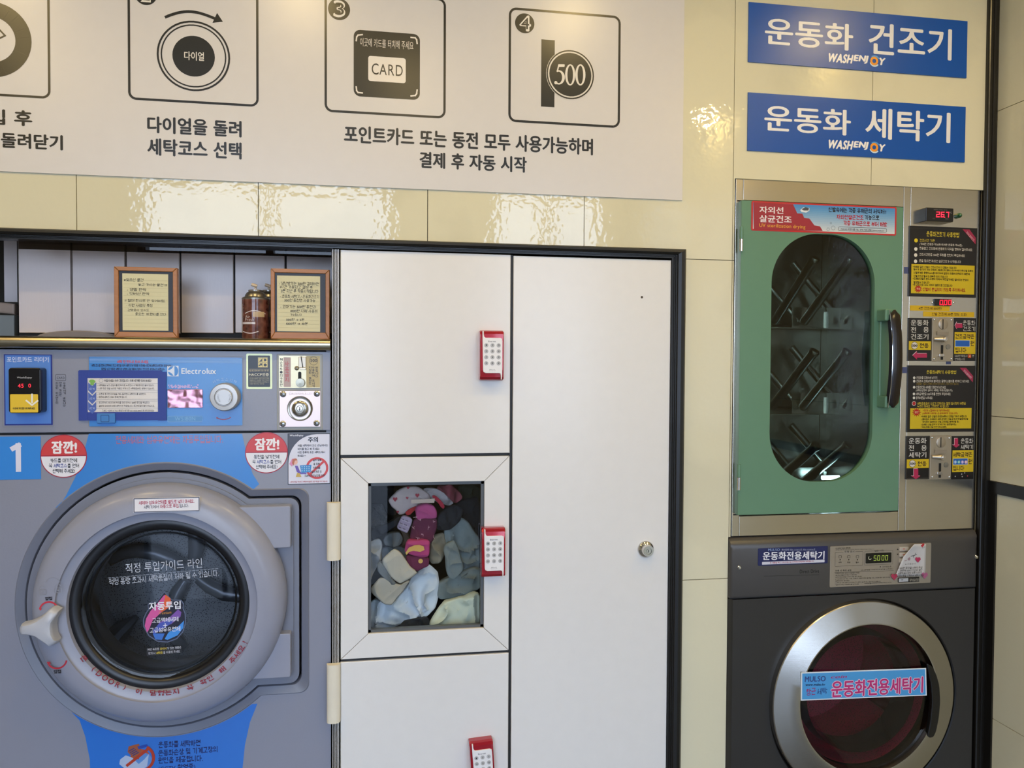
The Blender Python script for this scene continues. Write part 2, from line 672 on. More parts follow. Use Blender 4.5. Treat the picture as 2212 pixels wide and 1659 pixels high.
XR = P(2143, 500)[0]                                   # inner corner with the side wall
jx = [D * v for v in (-1.6213, -1.4118, -1.2023, -.9928, -.7833, -.5738, -.3643, -.1548, .0548, .2623, .473, .6812, .8905)]
jz = [-0.06, CZ - D * .736, CZ - D * .2949, CZ + D * .1462, CZ + D * .5873]
CL_X1 = P(1477, 800)[0]                                # right and upper limits of the closet opening
CL_Z1 = P(740, 515.5)[1]
DR_X0, DR_X1 = P(1582, 700)[0], P(2111, 700)[0]
DR_Z1 = P(1848, 395)[1]


def struct(name, *a, **k):
    return tag(box(name, *a, **k), kind='structure')


floor = struct('floor', ROOM_L - .1, XR + .15, ROOM_F - 0.15, 0.9, -0.12, 0.0, mat('#6c727a', 0.35))
tag(floor, 'grey tiled laundry floor')
ceiling = struct('ceiling', ROOM_L - .1, XR + .15, ROOM_F - 0.15, 0.9, CEIL, CEIL + .12, mat('#cfc8b8', 0.6))
wall_left = struct('wall_left', ROOM_L - .1, ROOM_L, ROOM_F, 0.9, 0, CEIL, mat('#d9d2bd', 0.3))


def grid_wall(name, xs, zs, holes, y0, y1, gap, m, parent):
    """cladding panels: grid cells cut by rectangular openings, each panel one mesh with thickness"""
    def inside(x, z):
        return any(a < x < b and c < z < d for a, b, c, d in holes)
    for i in range(len(xs) - 1):
        for k in range(len(zs) - 1):
            X0, X1, Z0, Z1 = xs[i] + gap, xs[i + 1] - gap, zs[k] + gap, zs[k + 1] - gap
            cx = sorted({X0, X1} | {v for h in holes for v in h[:2] if X0 < v < X1})
            cz = sorted({Z0, Z1} | {v for h in holes for v in h[2:] if Z0 < v < Z1})
            bm = bmesh.new()
            vm = {}

            def V(x, z):
                if (x, z) not in vm:
                    vm[(x, z)] = bm.verts.new((x, y0, z))
                return vm[(x, z)]
            n = 0
            for a, b in zip(cx[:-1], cx[1:]):
                for c, d in zip(cz[:-1], cz[1:]):
                    if not inside((a + b) / 2, (c + d) / 2):
                        bm.faces.new([V(a, c), V(b, c), V(b, d), V(a, d)])
                        n += 1
            if n == 0:
                bm.free()
                continue
            g = bmesh.ops.extrude_face_region(bm, geom=bm.faces[:])
            bmesh.ops.translate(bm, vec=(0, y1 - y0, 0), verts=[e for e in g['geom'] if isinstance(e, bmesh.types.BMVert)])
            bmesh.ops.recalc_face_normals(bm, faces=bm.faces[:])
            me = bpy.data.meshes.new(name)
            bm.to_mesh(me)
            bm.free()
            link(name, me, m, parent)


# back wall: dark backing sheet with the two openings, panels in front of it
SW_X0, SW_Z1 = P(1577.5, 1240, -.012)[0] - .001, P(1850, 1150, .004)[1]
HOLES = [(-9, CL_X1 - .012, -1, CL_Z1 - .012), (DR_X0 + .002, DR_X1 + .010, SW_Z1, DR_Z1 - .003), (SW_X0, DR_X1 + .010, -1, SW_Z1)]
bm = bmesh.new()
bx, bz = sorted([ROOM_L, XR + .1] + [HOLES[0][1], HOLES[1][0], HOLES[1][1], HOLES[2][0]]), sorted([0, CEIL, HOLES[0][3], HOLES[1][3], HOLES[1][2]])
bv, bf = [], []
for a, b in zip(bx[:-1], bx[1:]):
    for c, d in zip(bz[:-1], bz[1:]):
        if not any(h[0] < (a + b) / 2 < h[1] and h[2] < (c + d) / 2 < h[3] for h in HOLES):
            n = len(bv)
            bv += [(x, y, z) for y in (0.006, 0.03) for x, z in ((a, c), (b, c), (b, d), (a, d))]
            bf += [[n, n + 1, n + 2, n + 3], [n + 7, n + 6, n + 5, n + 4]] + [[n + i, n + 4 + i, n + 4 + (i + 1) % 4, n + (i + 1) % 4] for i in range(4)]
bm.free()
wall_back = tag(mesh('wall_back', bv, bf, JOINT), 'cream marble-look back wall of large glossy panels', kind='structure')
grid_wall('panel', jx + [XR + .02], jz + [CEIL], HOLES, 0.0, 0.006, 0.0008, CREAM, wall_back)
# rear of the machine recesses
struct('wall_rear', ROOM_L - .1, XR + .15, 0.9, 1.0, 0, CEIL, mat('#4a463f', 0.8))

# side wall on the right: upper and lower cladding, joints run towards the viewer
wall_right = tag(box('wall_right', XR + .012, XR + .13, ROOM_F, 0.9, 0, CEIL, JOINT), 'cream clad side wall right of the shoe machines', kind='structure')


def side_z(px, py):
    """height of a point of the side wall seen at a pixel"""
    d = _r * ((px - 1106.0) / F) - _u * ((py - 829.5) / F) + _f
    t = XR / d.x
    return CAM.z + d.z * t


z_band1, z_band0 = side_z(2170, 1044), side_z(2170, 1070)
zs_u = [z_band1, side_z(2180, 902), side_z(2180, 230), CEIL]
zs_l = [0.0, side_z(2170, 1567), z_band0]
ys = [0.0, -0.40, -0.80, -1.20, -1.6, -2.0, -2.4, -2.8, ROOM_F]


def side_panel(y0, y1, z0, z1, x=None):
    g = 0.0008
    x = XR if x is None else x
    v = [(a, b, c) for a in (x, XR + .012) for b, c in ((y0 - g, z0 + g), (y1 + g, z0 + g), (y1 + g, z1 - g), (y0 - g, z1 - g))]
    f = [[0, 1, 2, 3], [7, 6, 5, 4]] + [[i, 4 + i, 4 + (i + 1) % 4, (i + 1) % 4] for i in range(4)]
    mesh('panel', v, f, CREAM, wall_right)


for zz in (zs_u, zs_l):
    for a, b in zip(zz[:-1], zz[1:]):
        for c, d in zip(ys[:-1], ys[1:]):
            side_panel(c, d, a, b)
# black corner moulding, band along the side wall and the edge strip under it
XT = P(2122, 500)[0]
t1 = tag(prism('trim_1', [(XT, 0), (XT, CEIL), (XR + .001, CEIL), (XR + .001, 0)], -0.012, 0.004, BLACK, ch=0.004), 'black corner moulding between back wall and side wall', kind='structure')
box('groove', XT + .012, XT + .016, -0.0135, -0.011, 0, CEIL, BLACK2, t1)
t2 = tag(box('trim_2', XR - .006, XR + .004, ROOM_F, -0.0125, z_band0, z_band1, BLACK), 'black horizontal band running along the side wall', kind='structure')
t3 = tag(box('trim_3', XR - .005, XR + .004, -0.035, -0.0125, 0, z_band0, BLACK), 'black strip edging the lower side wall', kind='structure')

# shop front behind the viewer: solid pier at the right, tall openings, transom
FR = mat('#3b3a38', 0.4)
wf = tag(box('wall_front', 1.42, XR + .012, ROOM_F - .12, ROOM_F, 0, CEIL, mat('#cfc7b4', 0.4)), 'pier of the shop front', kind='structure')
box('pier', 0.06, 0.66, ROOM_F - .12, ROOM_F, 0, CEIL, mat('#b9b4a8', 0.5), wf)
box('side_bay', ROOM_L, -1.46, ROOM_F - .12, ROOM_F, 0, CEIL, mat('#b9b4a8', 0.5), wf)
box('lintel', ROOM_L, XR, ROOM_F - .12, ROOM_F, CEIL - .06, CEIL, FR, wf)
box('sill', -1.46, 1.42, ROOM_F - .12, ROOM_F, 0, 0.12, FR, wf)
for i, x in enumerate((-1.46, -0.72, 0.02, 0.66, 1.02, 1.38)):
    box('mullion', x, x + .045, ROOM_F - .09, ROOM_F - .01, 0.12, CEIL - .06, FR, wf)
box('transom', -1.46, 1.42, ROOM_F - .09, ROOM_F - .01, 2.14, 2.18, FR, wf)
# street outside
street = tag(box('ground', -14, 14, -16, ROOM_F - .15, -0.2, -0.05, mat('#777879', 0.8)), 'grey street outside the shop', kind='structure')

# ceiling downlights, two rows
n = 0
for lx, ly, lab in ((-1.95, -.74, 'far left of the front row'), (-1.10, -.74, 'front row above the washing machine'), (-.26, -.74, 'front row above the locker'), (.60, -.74, 'front row above the tall closet door'), (1.46, -.74, 'front row above the shoe dryer'),
                    (-1.3, -1.42, 'second row at the left'), (.1, -1.42, 'second row in the middle'), (1.48, -1.66, 'second row at the right')):
    t = thing('downlight', 'round warm ceiling downlight, ' + lab, 'light', (lx, ly, CEIL), 'ceiling downlights')
    v, f = [], []
    S = 28
    for r, z in ((.060, CEIL), (.060, CEIL - .006), (.048, CEIL - .006), (.046, CEIL - .0005)):
        v += [(lx + r * math.cos(2 * math.pi * k / S), ly + r * math.sin(2 * math.pi * k / S), z) for k in range(S)]
    for a in range(3):
        f += [[a * S + k, a * S + (k + 1) % S, (a + 1) * S + (k + 1) % S, (a + 1) * S + k] for k in range(S)]
    mesh('trim_ring', v, f, WHITE, t, True)
    li = bpy.data.lights.new('bulb', 'AREA')
    li.shape = 'DISK'
    li.size = 0.088
    li.energy = LAMP_WATT
    li.color = LAMP_COL
    lo = bpy.data.objects.new('bulb', li)
    COL.objects.link(lo)
    lo.parent = t
    lo.location = (0, 0, -.003)

# ------------------------------------------------------------------ printed sign board above the closet
INK = '#262520'
bx0, bx1 = P(-300, 200)[0], P(1475.5, 200)[0]
bz0 = (P(0, 372)[1] + P(1474, 432)[1]) / 2
YB = -0.003
board = thing('sign_board', 'wide pale instruction board with four numbered picture steps, above the closet', 'sign', (0, -.003, bz0))
box('board', bx0, bx1, YB, -0.0002, bz0, CEIL - .02, mat('#d6d2cf', FILM + .02, spec=0.5), board)
for fx in ((-158, -72, 108, 206), (276, -52, 558.5, 223), (701, -14, 963, 249), (1098.5, 25, 1340, 270)):
    p = Print(YB, 'picture_frame', board, FILM)
    p.frame(*[fx[0], fx[1], fx[2], fx[3]], 5, INK, 1, 17)
    p.done()
# step 1, cut by the left edge: round door with an arrow
p = Print(YB, 'door_icon', board, FILM)
p.ring(-20, 85, 82, 30, INK, 1)
p.ring(-20, 85, 53, 3.5, INK, 1)
p.line([(-10, 55), (11, 77), (-1, 83)], 3.5, INK)
p.done()
# step 2: dial with a turning arrow
p = Print(YB, 'dial_icon', board, FILM)
p.ring(418.5, 121, 76, 4, INK, 1)
p.ring(418.5, 121, 68, 3, INK, 1)
p.disc(418.5, 121.5, 44, INK, 1)
p.text('다이얼', 398, 112, 441, 131, '#e8e2d8', 3, 'f', .02)
pts = [(359 + 106 * k / 16, 36.5 - 13.5 * math.sin(math.pi * (k / 16) ** .95) * .98 + 4.0 * (k / 16) - 0) for k in range(17)]
p.line(pts, 6, INK)
p.poly([(469, 28), (481.5, 47), (459, 49.5)], INK)
p.disc(315, -12, 23, INK, 1)
p.text('2', 304, -34, 326, 5, '#e8e2d8', 3, 'f', .0)
p.text('2', 306.5, -29, 323.5, 1, INK, 4, 'f', .0)
p.done()
# step 3: card reader
p = Print(YB, 'card_icon', board, FILM)
p.rect(764, 69, 907, 212, INK, 1, 14)
p.rect(795.5, 123.5, 876.5, 177.5, '#e6dfd6', 2, 5)
p.text('CARD', 803, 139, 870, 163, INK, 4, 'f', .0)
p.text('이곳에 카드를 터치해 주세요', 778, 86, 893, 104, '#e6dfd6', 3, 'f', .0)
for sx, sy, q in ((769.5, 75, ((13, 0), (4, 1), (1, 5), (0, 13))), (901, 81, ((-13, 0), (-4, 1), (-1, 5), (0, 13))), (769.5, 201, ((13, 0), (4, -1), (1, -5), (0, -13))), (901, 207.5, ((-13, 0), (-4, -1), (-1, -5), (0, -13)))):
    p.line([(sx + a, sy + b) for a, b in q], 3, '#e6dfd6', 2)
p.disc(732.5, 20, 23.5, INK, 1)
p.text('3', 720, 1, 746, 38, '#e8e2d8', 3, 'f', .03)
p.text('3', 724, 6, 743, 33, INK, 4, 'f', .0)
p.done()
# step 4: coin
p = Print(YB, 'coin_icon', board, FILM)
p.rect(1169, 86, 1198, 231, INK, 1)
p.disc(1232, 161.5, 54, '#e2dbd0', 2)
p.ring(1232, 161.5, 53, 3, INK, 3)
p.disc(1232, 161.5, 47, INK, 3)
for cx in (1231.5, 1253.5):      # serif zeros: heavy sides, thin top and bottom
    a0 = [(cx + 11 * math.cos(2 * math.pi * k / 28), 162 + 23 * math.sin(2 * math.pi * k / 28)) for k in range(28)]
    a1 = [(cx + 6 * math.cos(2 * math.pi * k / 28), 162 + 20 * math.sin(2 * math.pi * k / 28)) for k in range(28)]
    for k in range(28):
        j = (k + 1) % 28
        p.poly([a0[k], a0[j], a1[j], a1[k]], '#e6dfd4', 4)
p.poly([(1206, 139), (1218, 139), (1220, 140), (1219, 145), (1207.5, 145), (1205.5, 153), (1202.5, 153)], '#e6dfd4', 4)
b0 = [(1207 + 13 * math.cos(g), 167.5 + 15.5 * math.sin(g)) for g in [math.radians(-115 + 250 * k / 16) for k in range(17)]]
b1 = [(1206.5 + 7.5 * math.cos(g), 167.5 + 12.5 * math.sin(g)) for g in [math.radians(-115 + 250 * k / 16) for k in range(17)]]
for k in range(16):
    p.poly([b0[k], b0[k + 1], b1[k + 1], b1[k]], '#e6dfd4', 4)
p.disc(1200.5, 179, 3.6, '#e6dfd4', 4)
p.disc(1133.5, 50.5, 21.5, INK, 1)
p.text('4', 1122, 33, 1147, 68, '#e8e2d8', 3, 'f', .03)
p.text('4', 1126, 38.5, 1143, 63, INK, 4, 'f', .0)
p.done()
p = Print(YB, 'lettering', board, FILM)
p.text('입 후', -24, 237, 70, 271, INK, 1, 'f', .035)
p.text('돌려닫기', 2, 289, 136, 322, INK, 1, 'f', .035)
p.text('다이얼을 돌려', 318, 256, 522, 292, INK, 1, 'f', .035)
p.text('세탁코스 선택', 318, 303, 522, 340, INK, 1, 'f', .035)
p.text('포인트카드 또는 동전 모두 사용가능하며', 743, 285, 1281, 322, INK, 1, 'f', .035)
p.text('결제 후 자동 시작', 906, 333, 1138, 368, INK, 1, 'f', .035)
p.done()

# ------------------------------------------------------------------ two blue wall signs
for name2, box_px, word in (('dryer', (1615.5, 26, 2087.5, 152), '운동화 건조기'), ('washer', (1614, 216, 2083.5, 338.5), '운동화 세탁기')):
    x0, x1, z0, z1 = PR(*box_px)
    up = name2 == 'dryer'
    t = thing('wall_sign', ('upper' if up else 'lower') + ' blue wall sign with white Korean lettering, ' + ('above the other blue sign' if up else 'just over the shoe dryer'), 'sign', ((x0 + x1) / 2, 0, z0), 'blue wall signs')
    box('plate', x0, x1, YB, -.0002, z0, z1, mat('#0650a8', 0.3, spec=0.4), t)
    p = Print(YB, 'lettering', t, 0.35)
    if up:
        p.text('운동화', 1652, 45, 1843, 103, '#e9e8ea', 1, 'f', .02)
        p.text('건조기', 1876, 56, 2056, 124, '#e9e8ea', 1, 'f', .02)
        oy = 0
    else:
        p.text('운동화', 1651, 232, 1838, 288, '#e9e8ea', 1, 'f', .02)
        p.text('세탁기', 1869, 238, 2053, 304, '#e9e8ea', 1, 'f', .02)
        oy = 186.5
    p.text('WASH', 1786, 116 + oy, 1840, 136 + oy, '#f2f0f0', 1, 'f', .055, 0, .22)
    p.text('ENJ', 1842, 119 + oy, 1873, 137 + oy, '#f2f0f0', 1, 'f', .055, 0, .22)
    p.text('Y', 1896, 125 + oy, 1910, 141 + oy, '#f2f0f0', 1, 'f', .055, 0, .22)
    p.ring(1889, 132 + oy, 12.5, 3.0, '#4f9be0', 2, 30, 130, 14)
    p.ring(1889, 132 + oy, 12.5, 3.0, '#cfe3f5', 2, 200, 320, 14)
    p.ring(1888, 132 + oy, 9.5, 5, '#f09a26', 3)
    p.done()

# ------------------------------------------------------------------ closet surround, lockers, tall closet door
YD = 0.0
tx0, tx1 = ROOM_L, CL_X1
zt1, zt0 = CL_Z1, P(740, 537)[1]
xt_in = P(1447, 900)[0]
TR = thing('closet_surround', 'black rounded moulding framing the closet and the washing machine recess', 'frame', (CL_X1, 0, 0))


def mould(name, a, b, inner_a, inner_b):
    """rounded moulding between outer edge a-b and inner edge (x, z pairs)"""
    prof = [(0, 0.0), (0.05, -.011), (.2, -.016), (.42, -.0165), (.62, -.013), (.66, -.0085), (.74, -.0085), (.76, -.0055), (.84, -.0055), (.86, -.003), (1, -.003), (1, .03), (0, .03)]
    v, f = [], []
    for o, i in ((a, inner_a), (b, inner_b)):
        for t, y in prof:
            v.append((o[0] + (i[0] - o[0]) * t, y, o[1] + (i[1] - o[1]) * t))
    n = len(prof)
    for k in range(n):
        j = (k + 1) % n
        f.append([k, j, n + j, n + k])
    f += [list(range(n))[::-1], list(range(n, 2 * n))]
    mesh(name, v, f, BLACK, TR)


mould('top_rail', (tx0, zt1), (tx1, zt1), (tx0, zt0), (xt_in, zt0))
mould('side_rail', (tx1, zt1), (tx1, 0), (xt_in, zt0), (xt_in, 0))

DOOR = mat('#e3e1de', 0.22, kind='', spec=0.5)
CARC = mat('#161412', 0.5)
lx0, lx1 = P(735.5, 1000)[0], P(1101, 1000)[0]
rx0, rx1 = P(1107, 1000)[0], P(1445.5, 1000)[0]
zz = [0.06, P(917, 1421)[1], P(917, 1415)[1], P(917, 987)[1], P(917, 981)[1], P(920, 545)[1]]
LK = thing('locker_cabinet', 'white three-door locker column with red keypads and a window in its middle door', 'locker', ((lx0 + lx1) / 2, 0, 0))
xm = (lx1 + rx0) / 2
# carcass: sides, back, shelves (a real box so that the window shows its inside)
for nm, a in (('side_panel', (lx0, lx0 + .016, .02, .42, 0, zz[5])), ('side_panel', (xm - .018, xm - .0005, .02, .42, 0, zz[5])), ('back_panel', (lx0, xm, .42, .43, 0, zz[5])),
              ('shelf', (lx0 + .016, xm - .018, .02, .42, zz[1] - .012, zz[1] + .006)), ('shelf', (lx0 + .016, xm - .018, .02, .42, zz[3] - .003, zz[3] + .014)), ('plinth', (lx0, xm, .01, .4, 0, .055))):
    box(nm, *a, mat('#20201f', 0.6), LK)
box('gap_strip', lx1 - .002, rx0 - .001, .004, .02, 0, zz[5], CARC, LK)
box('door', lx0, lx1, YD, .018, zz[0], zz[1], DOOR, LK, .0015)
box('door', lx0, lx1, YD, .018, zz[4], zz[5], DOOR, LK, .0015)
box('gap_strip', lx0, lx1, .008, .02, zz[1] - .003, zz[2] + .003, CARC, LK)
box('gap_strip', lx0, lx1, .008, .02, zz[3] - .003, zz[4] + .003, CARC, LK)
wx0, wx1, wz0, wz1 = PR(795.5, 1042, 1045.5, 1362.5)
O = [(lx0, zz[2]), (lx1, zz[2]), (lx1, zz[3]), (lx0, zz[3])]
I = [(wx0, wz0), (wx1, wz0), (wx1, wz1), (wx0, wz1)]
for k in range(4):
    j = (k + 1) % 4
    prism('window_frame_rail', inset([O[k], O[j], I[j], I[k]], .0004), YD, .018, DOOR, LK, .0008)
gk = mat('#55585a', 0.35)
for a in ((wx0, wx0 + .006, wz0, wz1), (wx1 - .007, wx1, wz0, wz1), (wx0, wx1, wz0, wz0 + .006), (wx0, wx1, wz1 - .007, wz1)):
    box('gasket', a[0], a[1], .007, .02, a[2], a[3], gk, LK)
box('glass_pane', wx0 + .003, wx1 - .003, .010, .014, wz0 + .003, wz1 - .003, glass('locker_glass', '#fafdfb', 1.5, clear=.99), LK)

TC = thing('tall_closet', 'tall plain white closet door with a round chrome lock', 'closet', ((rx0 + rx1) / 2, 0, 0))
box('door', rx0, rx1, YD, .018, zz[0], P(1278, 557)[1], DOOR, TC, .0015)
for nm, a in (('side_panel', (xm + .0005, xm + .016, .02, .42, 0, zz[5])), ('side_panel', (rx1 - .014, rx1, .02, .42, 0, zz[5] - .02)), ('back_panel', (xm + .001, rx1, .42, .43, 0, zz[5] - .02)), ('plinth', (rx0, rx1, .01, .4, 0, .055))):
    box(nm, *a, CARC, TC)
kx, kz = P(1394.5, 1186)
k_ = PS(1394, 1186)
kn = lathe('lock', kx, kz, [(.0, .001), (18 * k_, .0005), (18 * k_, -.003), (16 * k_, -.006), (13 * k_, -.008), (12 * k_, -.009), (12 * k_, -.020), (11 * k_, -.022), (7 * k_, -.022), (6.4 * k_, -.020), (4.6 * k_, -.020), (4.2 * k_, -.0215), (0, -.0215)], CHROME, TC, 40)
box('keyhole', kx - .0008, kx + .0008, -.0218, -.0212, kz - .003, kz + .003, BLACK2, kn)
hx, hz = P(1386.5, 642)
lathe('screw_hole', hx, hz, [(0, -.0002), (.0030, -.0002)], mat('#4b4238', .8), TC, 12)

# keypad locks
KW, KH = .0555, .1140
RED = mat('#a81526', 0.16, 0.35, coat=0.6)


def keypad(cx, cy, rot=0.0):
    x, z = P(cx, cy, -.012)
    lp = rrect(-KW / 2, KW / 2, -KH / 2, KH / 2, .003)
    n = len(lp)
    prof = [(1.0, .000), (1.0, -.016), (.96, -.022), (.86, -.0255), (.6, -.027)]
    v, f = [], []
    for s, y in prof:       # faces slope away towards the two ends
        for a, b in lp:
            v.append((a * (1 if y > -.017 else 1 - (1 - s) * .25), y, b * s))
    for k in range(len(prof) - 1):
        for i in range(n):
            j = (i + 1) % n
            f.append([k * n + i, (k + 1) * n + i, (k + 1) * n + j, k * n + j])
    f.append(list(range((len(prof) - 1) * n, len(prof) * n)))
    o = mesh('keypad_lock', v, f, RED, LK, False)
    o.location = (x, 0, z)
    o.rotation_euler = (0, rot, 0)
    tag(o, 'red keypad lock with white button plate')
    PW = mat('#eceaea', 0.35)
    h1 = KH * .35
    plate = [(-.0205, -.040 + .006), (-.0195, -.038), (-.0145, -.040), (.0165, -.040), (.0190, -.041), (.0200, -.045), (.0205, -.0545), (.0225, -.0545), (.0232, -.040), (.0232, .033), (.0225, .038), (.0180, .0400),
             (-.0150, .0400), (-.0180, .0420), (-.0192, .046), (-.0195, .0552), (-.0222, .0552), (-.0222, .040)]
    prism('face_plate', plate, -.0292, -.024, PW, o, .0006, local=True)
    p = Print(-.0292, 'lettering', o, .4, xform=lambda a, b: (a / 1000, -b / 1000))
    p.text('Evernet', -9, -33.5, 8.5, -30, '#3a3838', 1, 'f', .01)
    p.text('MiLock', -6, 31, 7, 33.2, '#4a4848', 1, 'f', .0)
    p.text('Digital Door Lock', -7, 34.2, 8, 35.6, '#6a6868', 1, 'f', .0)
    for r in range(4):
        for c in range(3):
            bx_, bz_ = -13.6 + 14.2 * c, -23.0 + 13.6 * r
            lathe('button', bx_ / 1000, -bz_ / 1000, [(.0047, -.0292), (.0045, -.0299), (.0036, -.0299), (.0034, -.0294), (0, -.0294)], mat('#b9b7b6', .35), o, 18, local=True)
            p.text('123456789*0#'[r * 3 + c], bx_ - 1.2, bz_ - 2, bx_ + 1.2, bz_ + 1.6, '#1c1a20', 6, 'f', .02)
    q = p.done()
    return o


keypad(1061, 768)
keypad(1064.5, 1191.5)
keypad(1041, 1649, math.radians(-3.5))

# ribbed aluminium post between washing machine and lockers, with two foam edge guards
px0, px1 = P(717.5, 900)[0], P(733.5, 900)[0]
v, f = [], []
ribs = 5
prof = [(px0, .03)]
for k in range(ribs):
    w = (px1 - px0) / ribs
    a = px0 + k * w
    prof += [(a, .006), (a + w * .12, .001), (a + w * .50, .001), (a + w * .52, .022), (a + w * .98, .022)]
prof += [(px1, .03)]
zp = P(740, 538.5)[1]
for z in (0.0, zp):
    v += [(x, y, z) for x, y in prof]
n = len(prof)
f = [[k, (k + 1) % n, n + (k + 1) % n, n + k] for k in range(n)] + [list(range(n)), list(range(n, 2 * n))[::-1]]
post = mesh('ribbed_post', v, f, mat('#d6d2ce', 0.35, 0.2))
tag(post, 'slim ribbed aluminium post between the washing machine and the lockers', 'post')
box('backing', px0 - .001, px1 + .001, .021, .028, 0, zp, BLACK2, post)
for lab, by in (('upper', (1086, 1210.5)), ('lower', (1436, 1562))):
    gx0, gx1 = P(705, sum(by) / 2, -.012)[0], P(735.5, sum(by) / 2, -.004)[0]
    g0, g1 = P(720, by[1], -.012)[1], P(720, by[0], -.012)[1]
    S = 10
    prof = [(gx0 + (gx1 - gx0) * (.5 - .5 * math.cos(math.pi * k / S)), -.001 - .016 * math.sin(math.pi * k / S) ** .6) for k in range(S + 1)]
    prof += [(gx1 - .006, -.001), (gx0 + .006, -.001)]
    v = [(x, y, z) for z in (g0, g1) for x, y in prof]
    n = len(prof)
    f = [[k, (k + 1) % n, n + (k + 1) % n, n + k] for k in range(n)] + [list(range(n)), list(range(n, 2 * n))[::-1]]
    g = mesh('foam_edge_guard', v, f, mat('#e4dcc8', 0.6), None, True)
    tag(g, lab + ' cream foam edge guard stuck on the ribbed post', 'edge guard', 'foam edge guards')

# ------------------------------------------------------------------ washing machine
GREY = mat('#888b9a', 0.30, kind='orange', spec=0.5)
GREY2 = mat('#777b8a', 0.32)
DKGREY = mat('#4c5058', 0.4)
YW = 0.010                                             # front of the machine body
BLUE = '#3f86d6'
wcx, wcz = P(357, 1296, YW)
R0 = 296 * PS(357, 1296, YW)
rx = P(668, 1280, YW)[0]
rzt, rzb = P(600, 1055, YW)[1], P(600, 1500, YW)[1]
WX0, WX1 = wcx - (P(714.5, 1200, YW)[0] - wcx), P(714.5, 1200, YW)[0]
WM = thing('washing_machine', 'large grey front-loading washing machine with a blue control panel and round glass door', 'washing machine', (wcx, 0.3, 0))


def door_loop(off, seg=64):
    """outline of the door recess: circle joined to the hinge block on its right"""
    R, X, T, B = R0 - off, rx - off, rzt - off - wcz, rzb + off - wcz
    a1, a2 = math.asin(T / R), 2 * math.pi + math.asin(B / R)
    out = [(wcx + R * math.cos(a1 + (a2 - a1) * k / seg), wcz + R * math.sin(a1 + (a2 - a1) * k / seg)) for k in range(seg + 1)]
    rr = .022
    for cz, g0 in ((B + rr, -90), (T - rr, 0)):
        for k in range(7):
            g = math.radians(g0 + 15 * k)
            out.append((X - rr + rr * math.cos(g), wcz + cz + rr * math.sin(g)))
    return out


zc0 = P(360, 937, YW)[1]        # top of the lower body
bm = bmesh.new()


def ring_edges(pts):
    vs = [bm.verts.new((x, YW, z)) for x, z in pts]
    return [bm.edges.new((vs[i], vs[(i + 1) % len(vs)])) for i in range(len(vs))]


L0 = door_loop(0)
ed = ring_edges([(WX0, 0.16), (WX1, 0.16), (WX1, zc0), (WX0, zc0)]) + ring_edges(L0)
bmesh.ops.triangle_fill(bm, edges=ed, use_beauty=True)
me = bpy.data.meshes.new('front_panel')
bm.to_mesh(me)
bm.free()
link('front_panel', me, GREY, WM)
# sloping wall of the recess and its dark floor
n = len(L0)
steps = [(0, YW), (.002, YW - .002), (.004, YW - .001), (.017, YW + .006), (.0185, YW + .010), (.019, YW + .05)]
v, f = [], []
for o, y in steps:
    v += [(x, y, z) for x, z in door_loop(o)]
for k in range(len(steps) - 1):
    f += [[k * n + i, (k + 1) * n + i, (k + 1) * n + (i + 1) % n, k * n + (i + 1) % n] for i in range(n)]
mesh('door_recess', v, f, GREY2, WM, True)
box('carcass', WX0, WX1, YW + .26, .75, 0.1, P(360, 745, YW)[1], mat('#55575c', 0.5), WM)
box('side_panel', WX0, WX0 + .01, YW + .004, YW + .26, 0.1, P(360, 745, YW)[1], GREY2, WM)
box('side_panel', WX1 - .01, WX1, YW + .004, YW + .26, 0.1, P(360, 745, YW)[1], GREY2, WM)
box('plinth', WX0, WX1, YW, .75, 0, .155, DKGREY, WM)

# blue print on the body, above and below the door
p = Print(YW, 'blue_print', WM, 0.16)
up = [(523, 937), (529, 965), (536, 995), (546, 1024), (560, 1046)]
lf = [(120, 1105), (142, 1072), (163, 1030), (178, 990), (187, 955), (192, 937)]
a_r = math.atan2(P(556, 1046, YW)[1] - wcz, P(556, 1046, YW)[0] - wcx)
a_l = math.atan2(P(126, 1100, YW)[1] - wcz, P(126, 1100, YW)[0] - wcx)
arc = [(wcx + (R0 + .001) * math.cos(a_r + (a_l - a_r) * k / 24), wcz + (R0 + .001) * math.sin(a_r + (a_l - a_r) * k / 24)) for k in range(25)]
p.wpoly([P(*q, YW) for q in up] + arc + [P(*q, YW) for q in lf], BLUE, 1)
lo_l = [(196, 1700), (194, 1640), (184, 1590), (172, 1556)]
lo_r = [(556, 1520), (540, 1560), (529, 1610), (524, 1660), (522, 1700)]
b_l = math.atan2(P(164, 1527, YW)[1] - wcz, P(164, 1527, YW)[0] - wcx)
b_r = math.atan2(P(552, 1530, YW)[1] - wcz, P(552, 1530, YW)[0] - wcx)
arc = [(wcx + (R0 + .001) * math.cos(b_l + (b_r - b_l) * k / 24), wcz + (R0 + .001) * math.sin(b_l + (b_r - b_l) * k / 24)) for k in range(25)]
p.wpoly([P(*q, YW) for q in lo_l] + arc + [P(*q, YW) for q in lo_r], '#2f74cf', 1)
p.text('전용세제와 섬유유연제는 자동투입됩니다.', 250, 941, 482, 958, '#b26c84', 3, 's', .10)
p.slant('운동화를 세탁하면', (342, 1616), (433, 1611), 14, '#14225c', 3, 's', .13)
p.slant('운동화손상 및 기계고장의', (342, 1634), (470, 1624.5), 14, '#14225c', 3, 's', .13)
p.slant('원인을 제공합니다.', (342, 1649.5), (438, 1644), 14, '#14225c', 3, 's', .13)
p.slant('(CCTV 촬영중)', (342, 1668), (422, 1663), 15, '#14225c', 3, 's', .13)
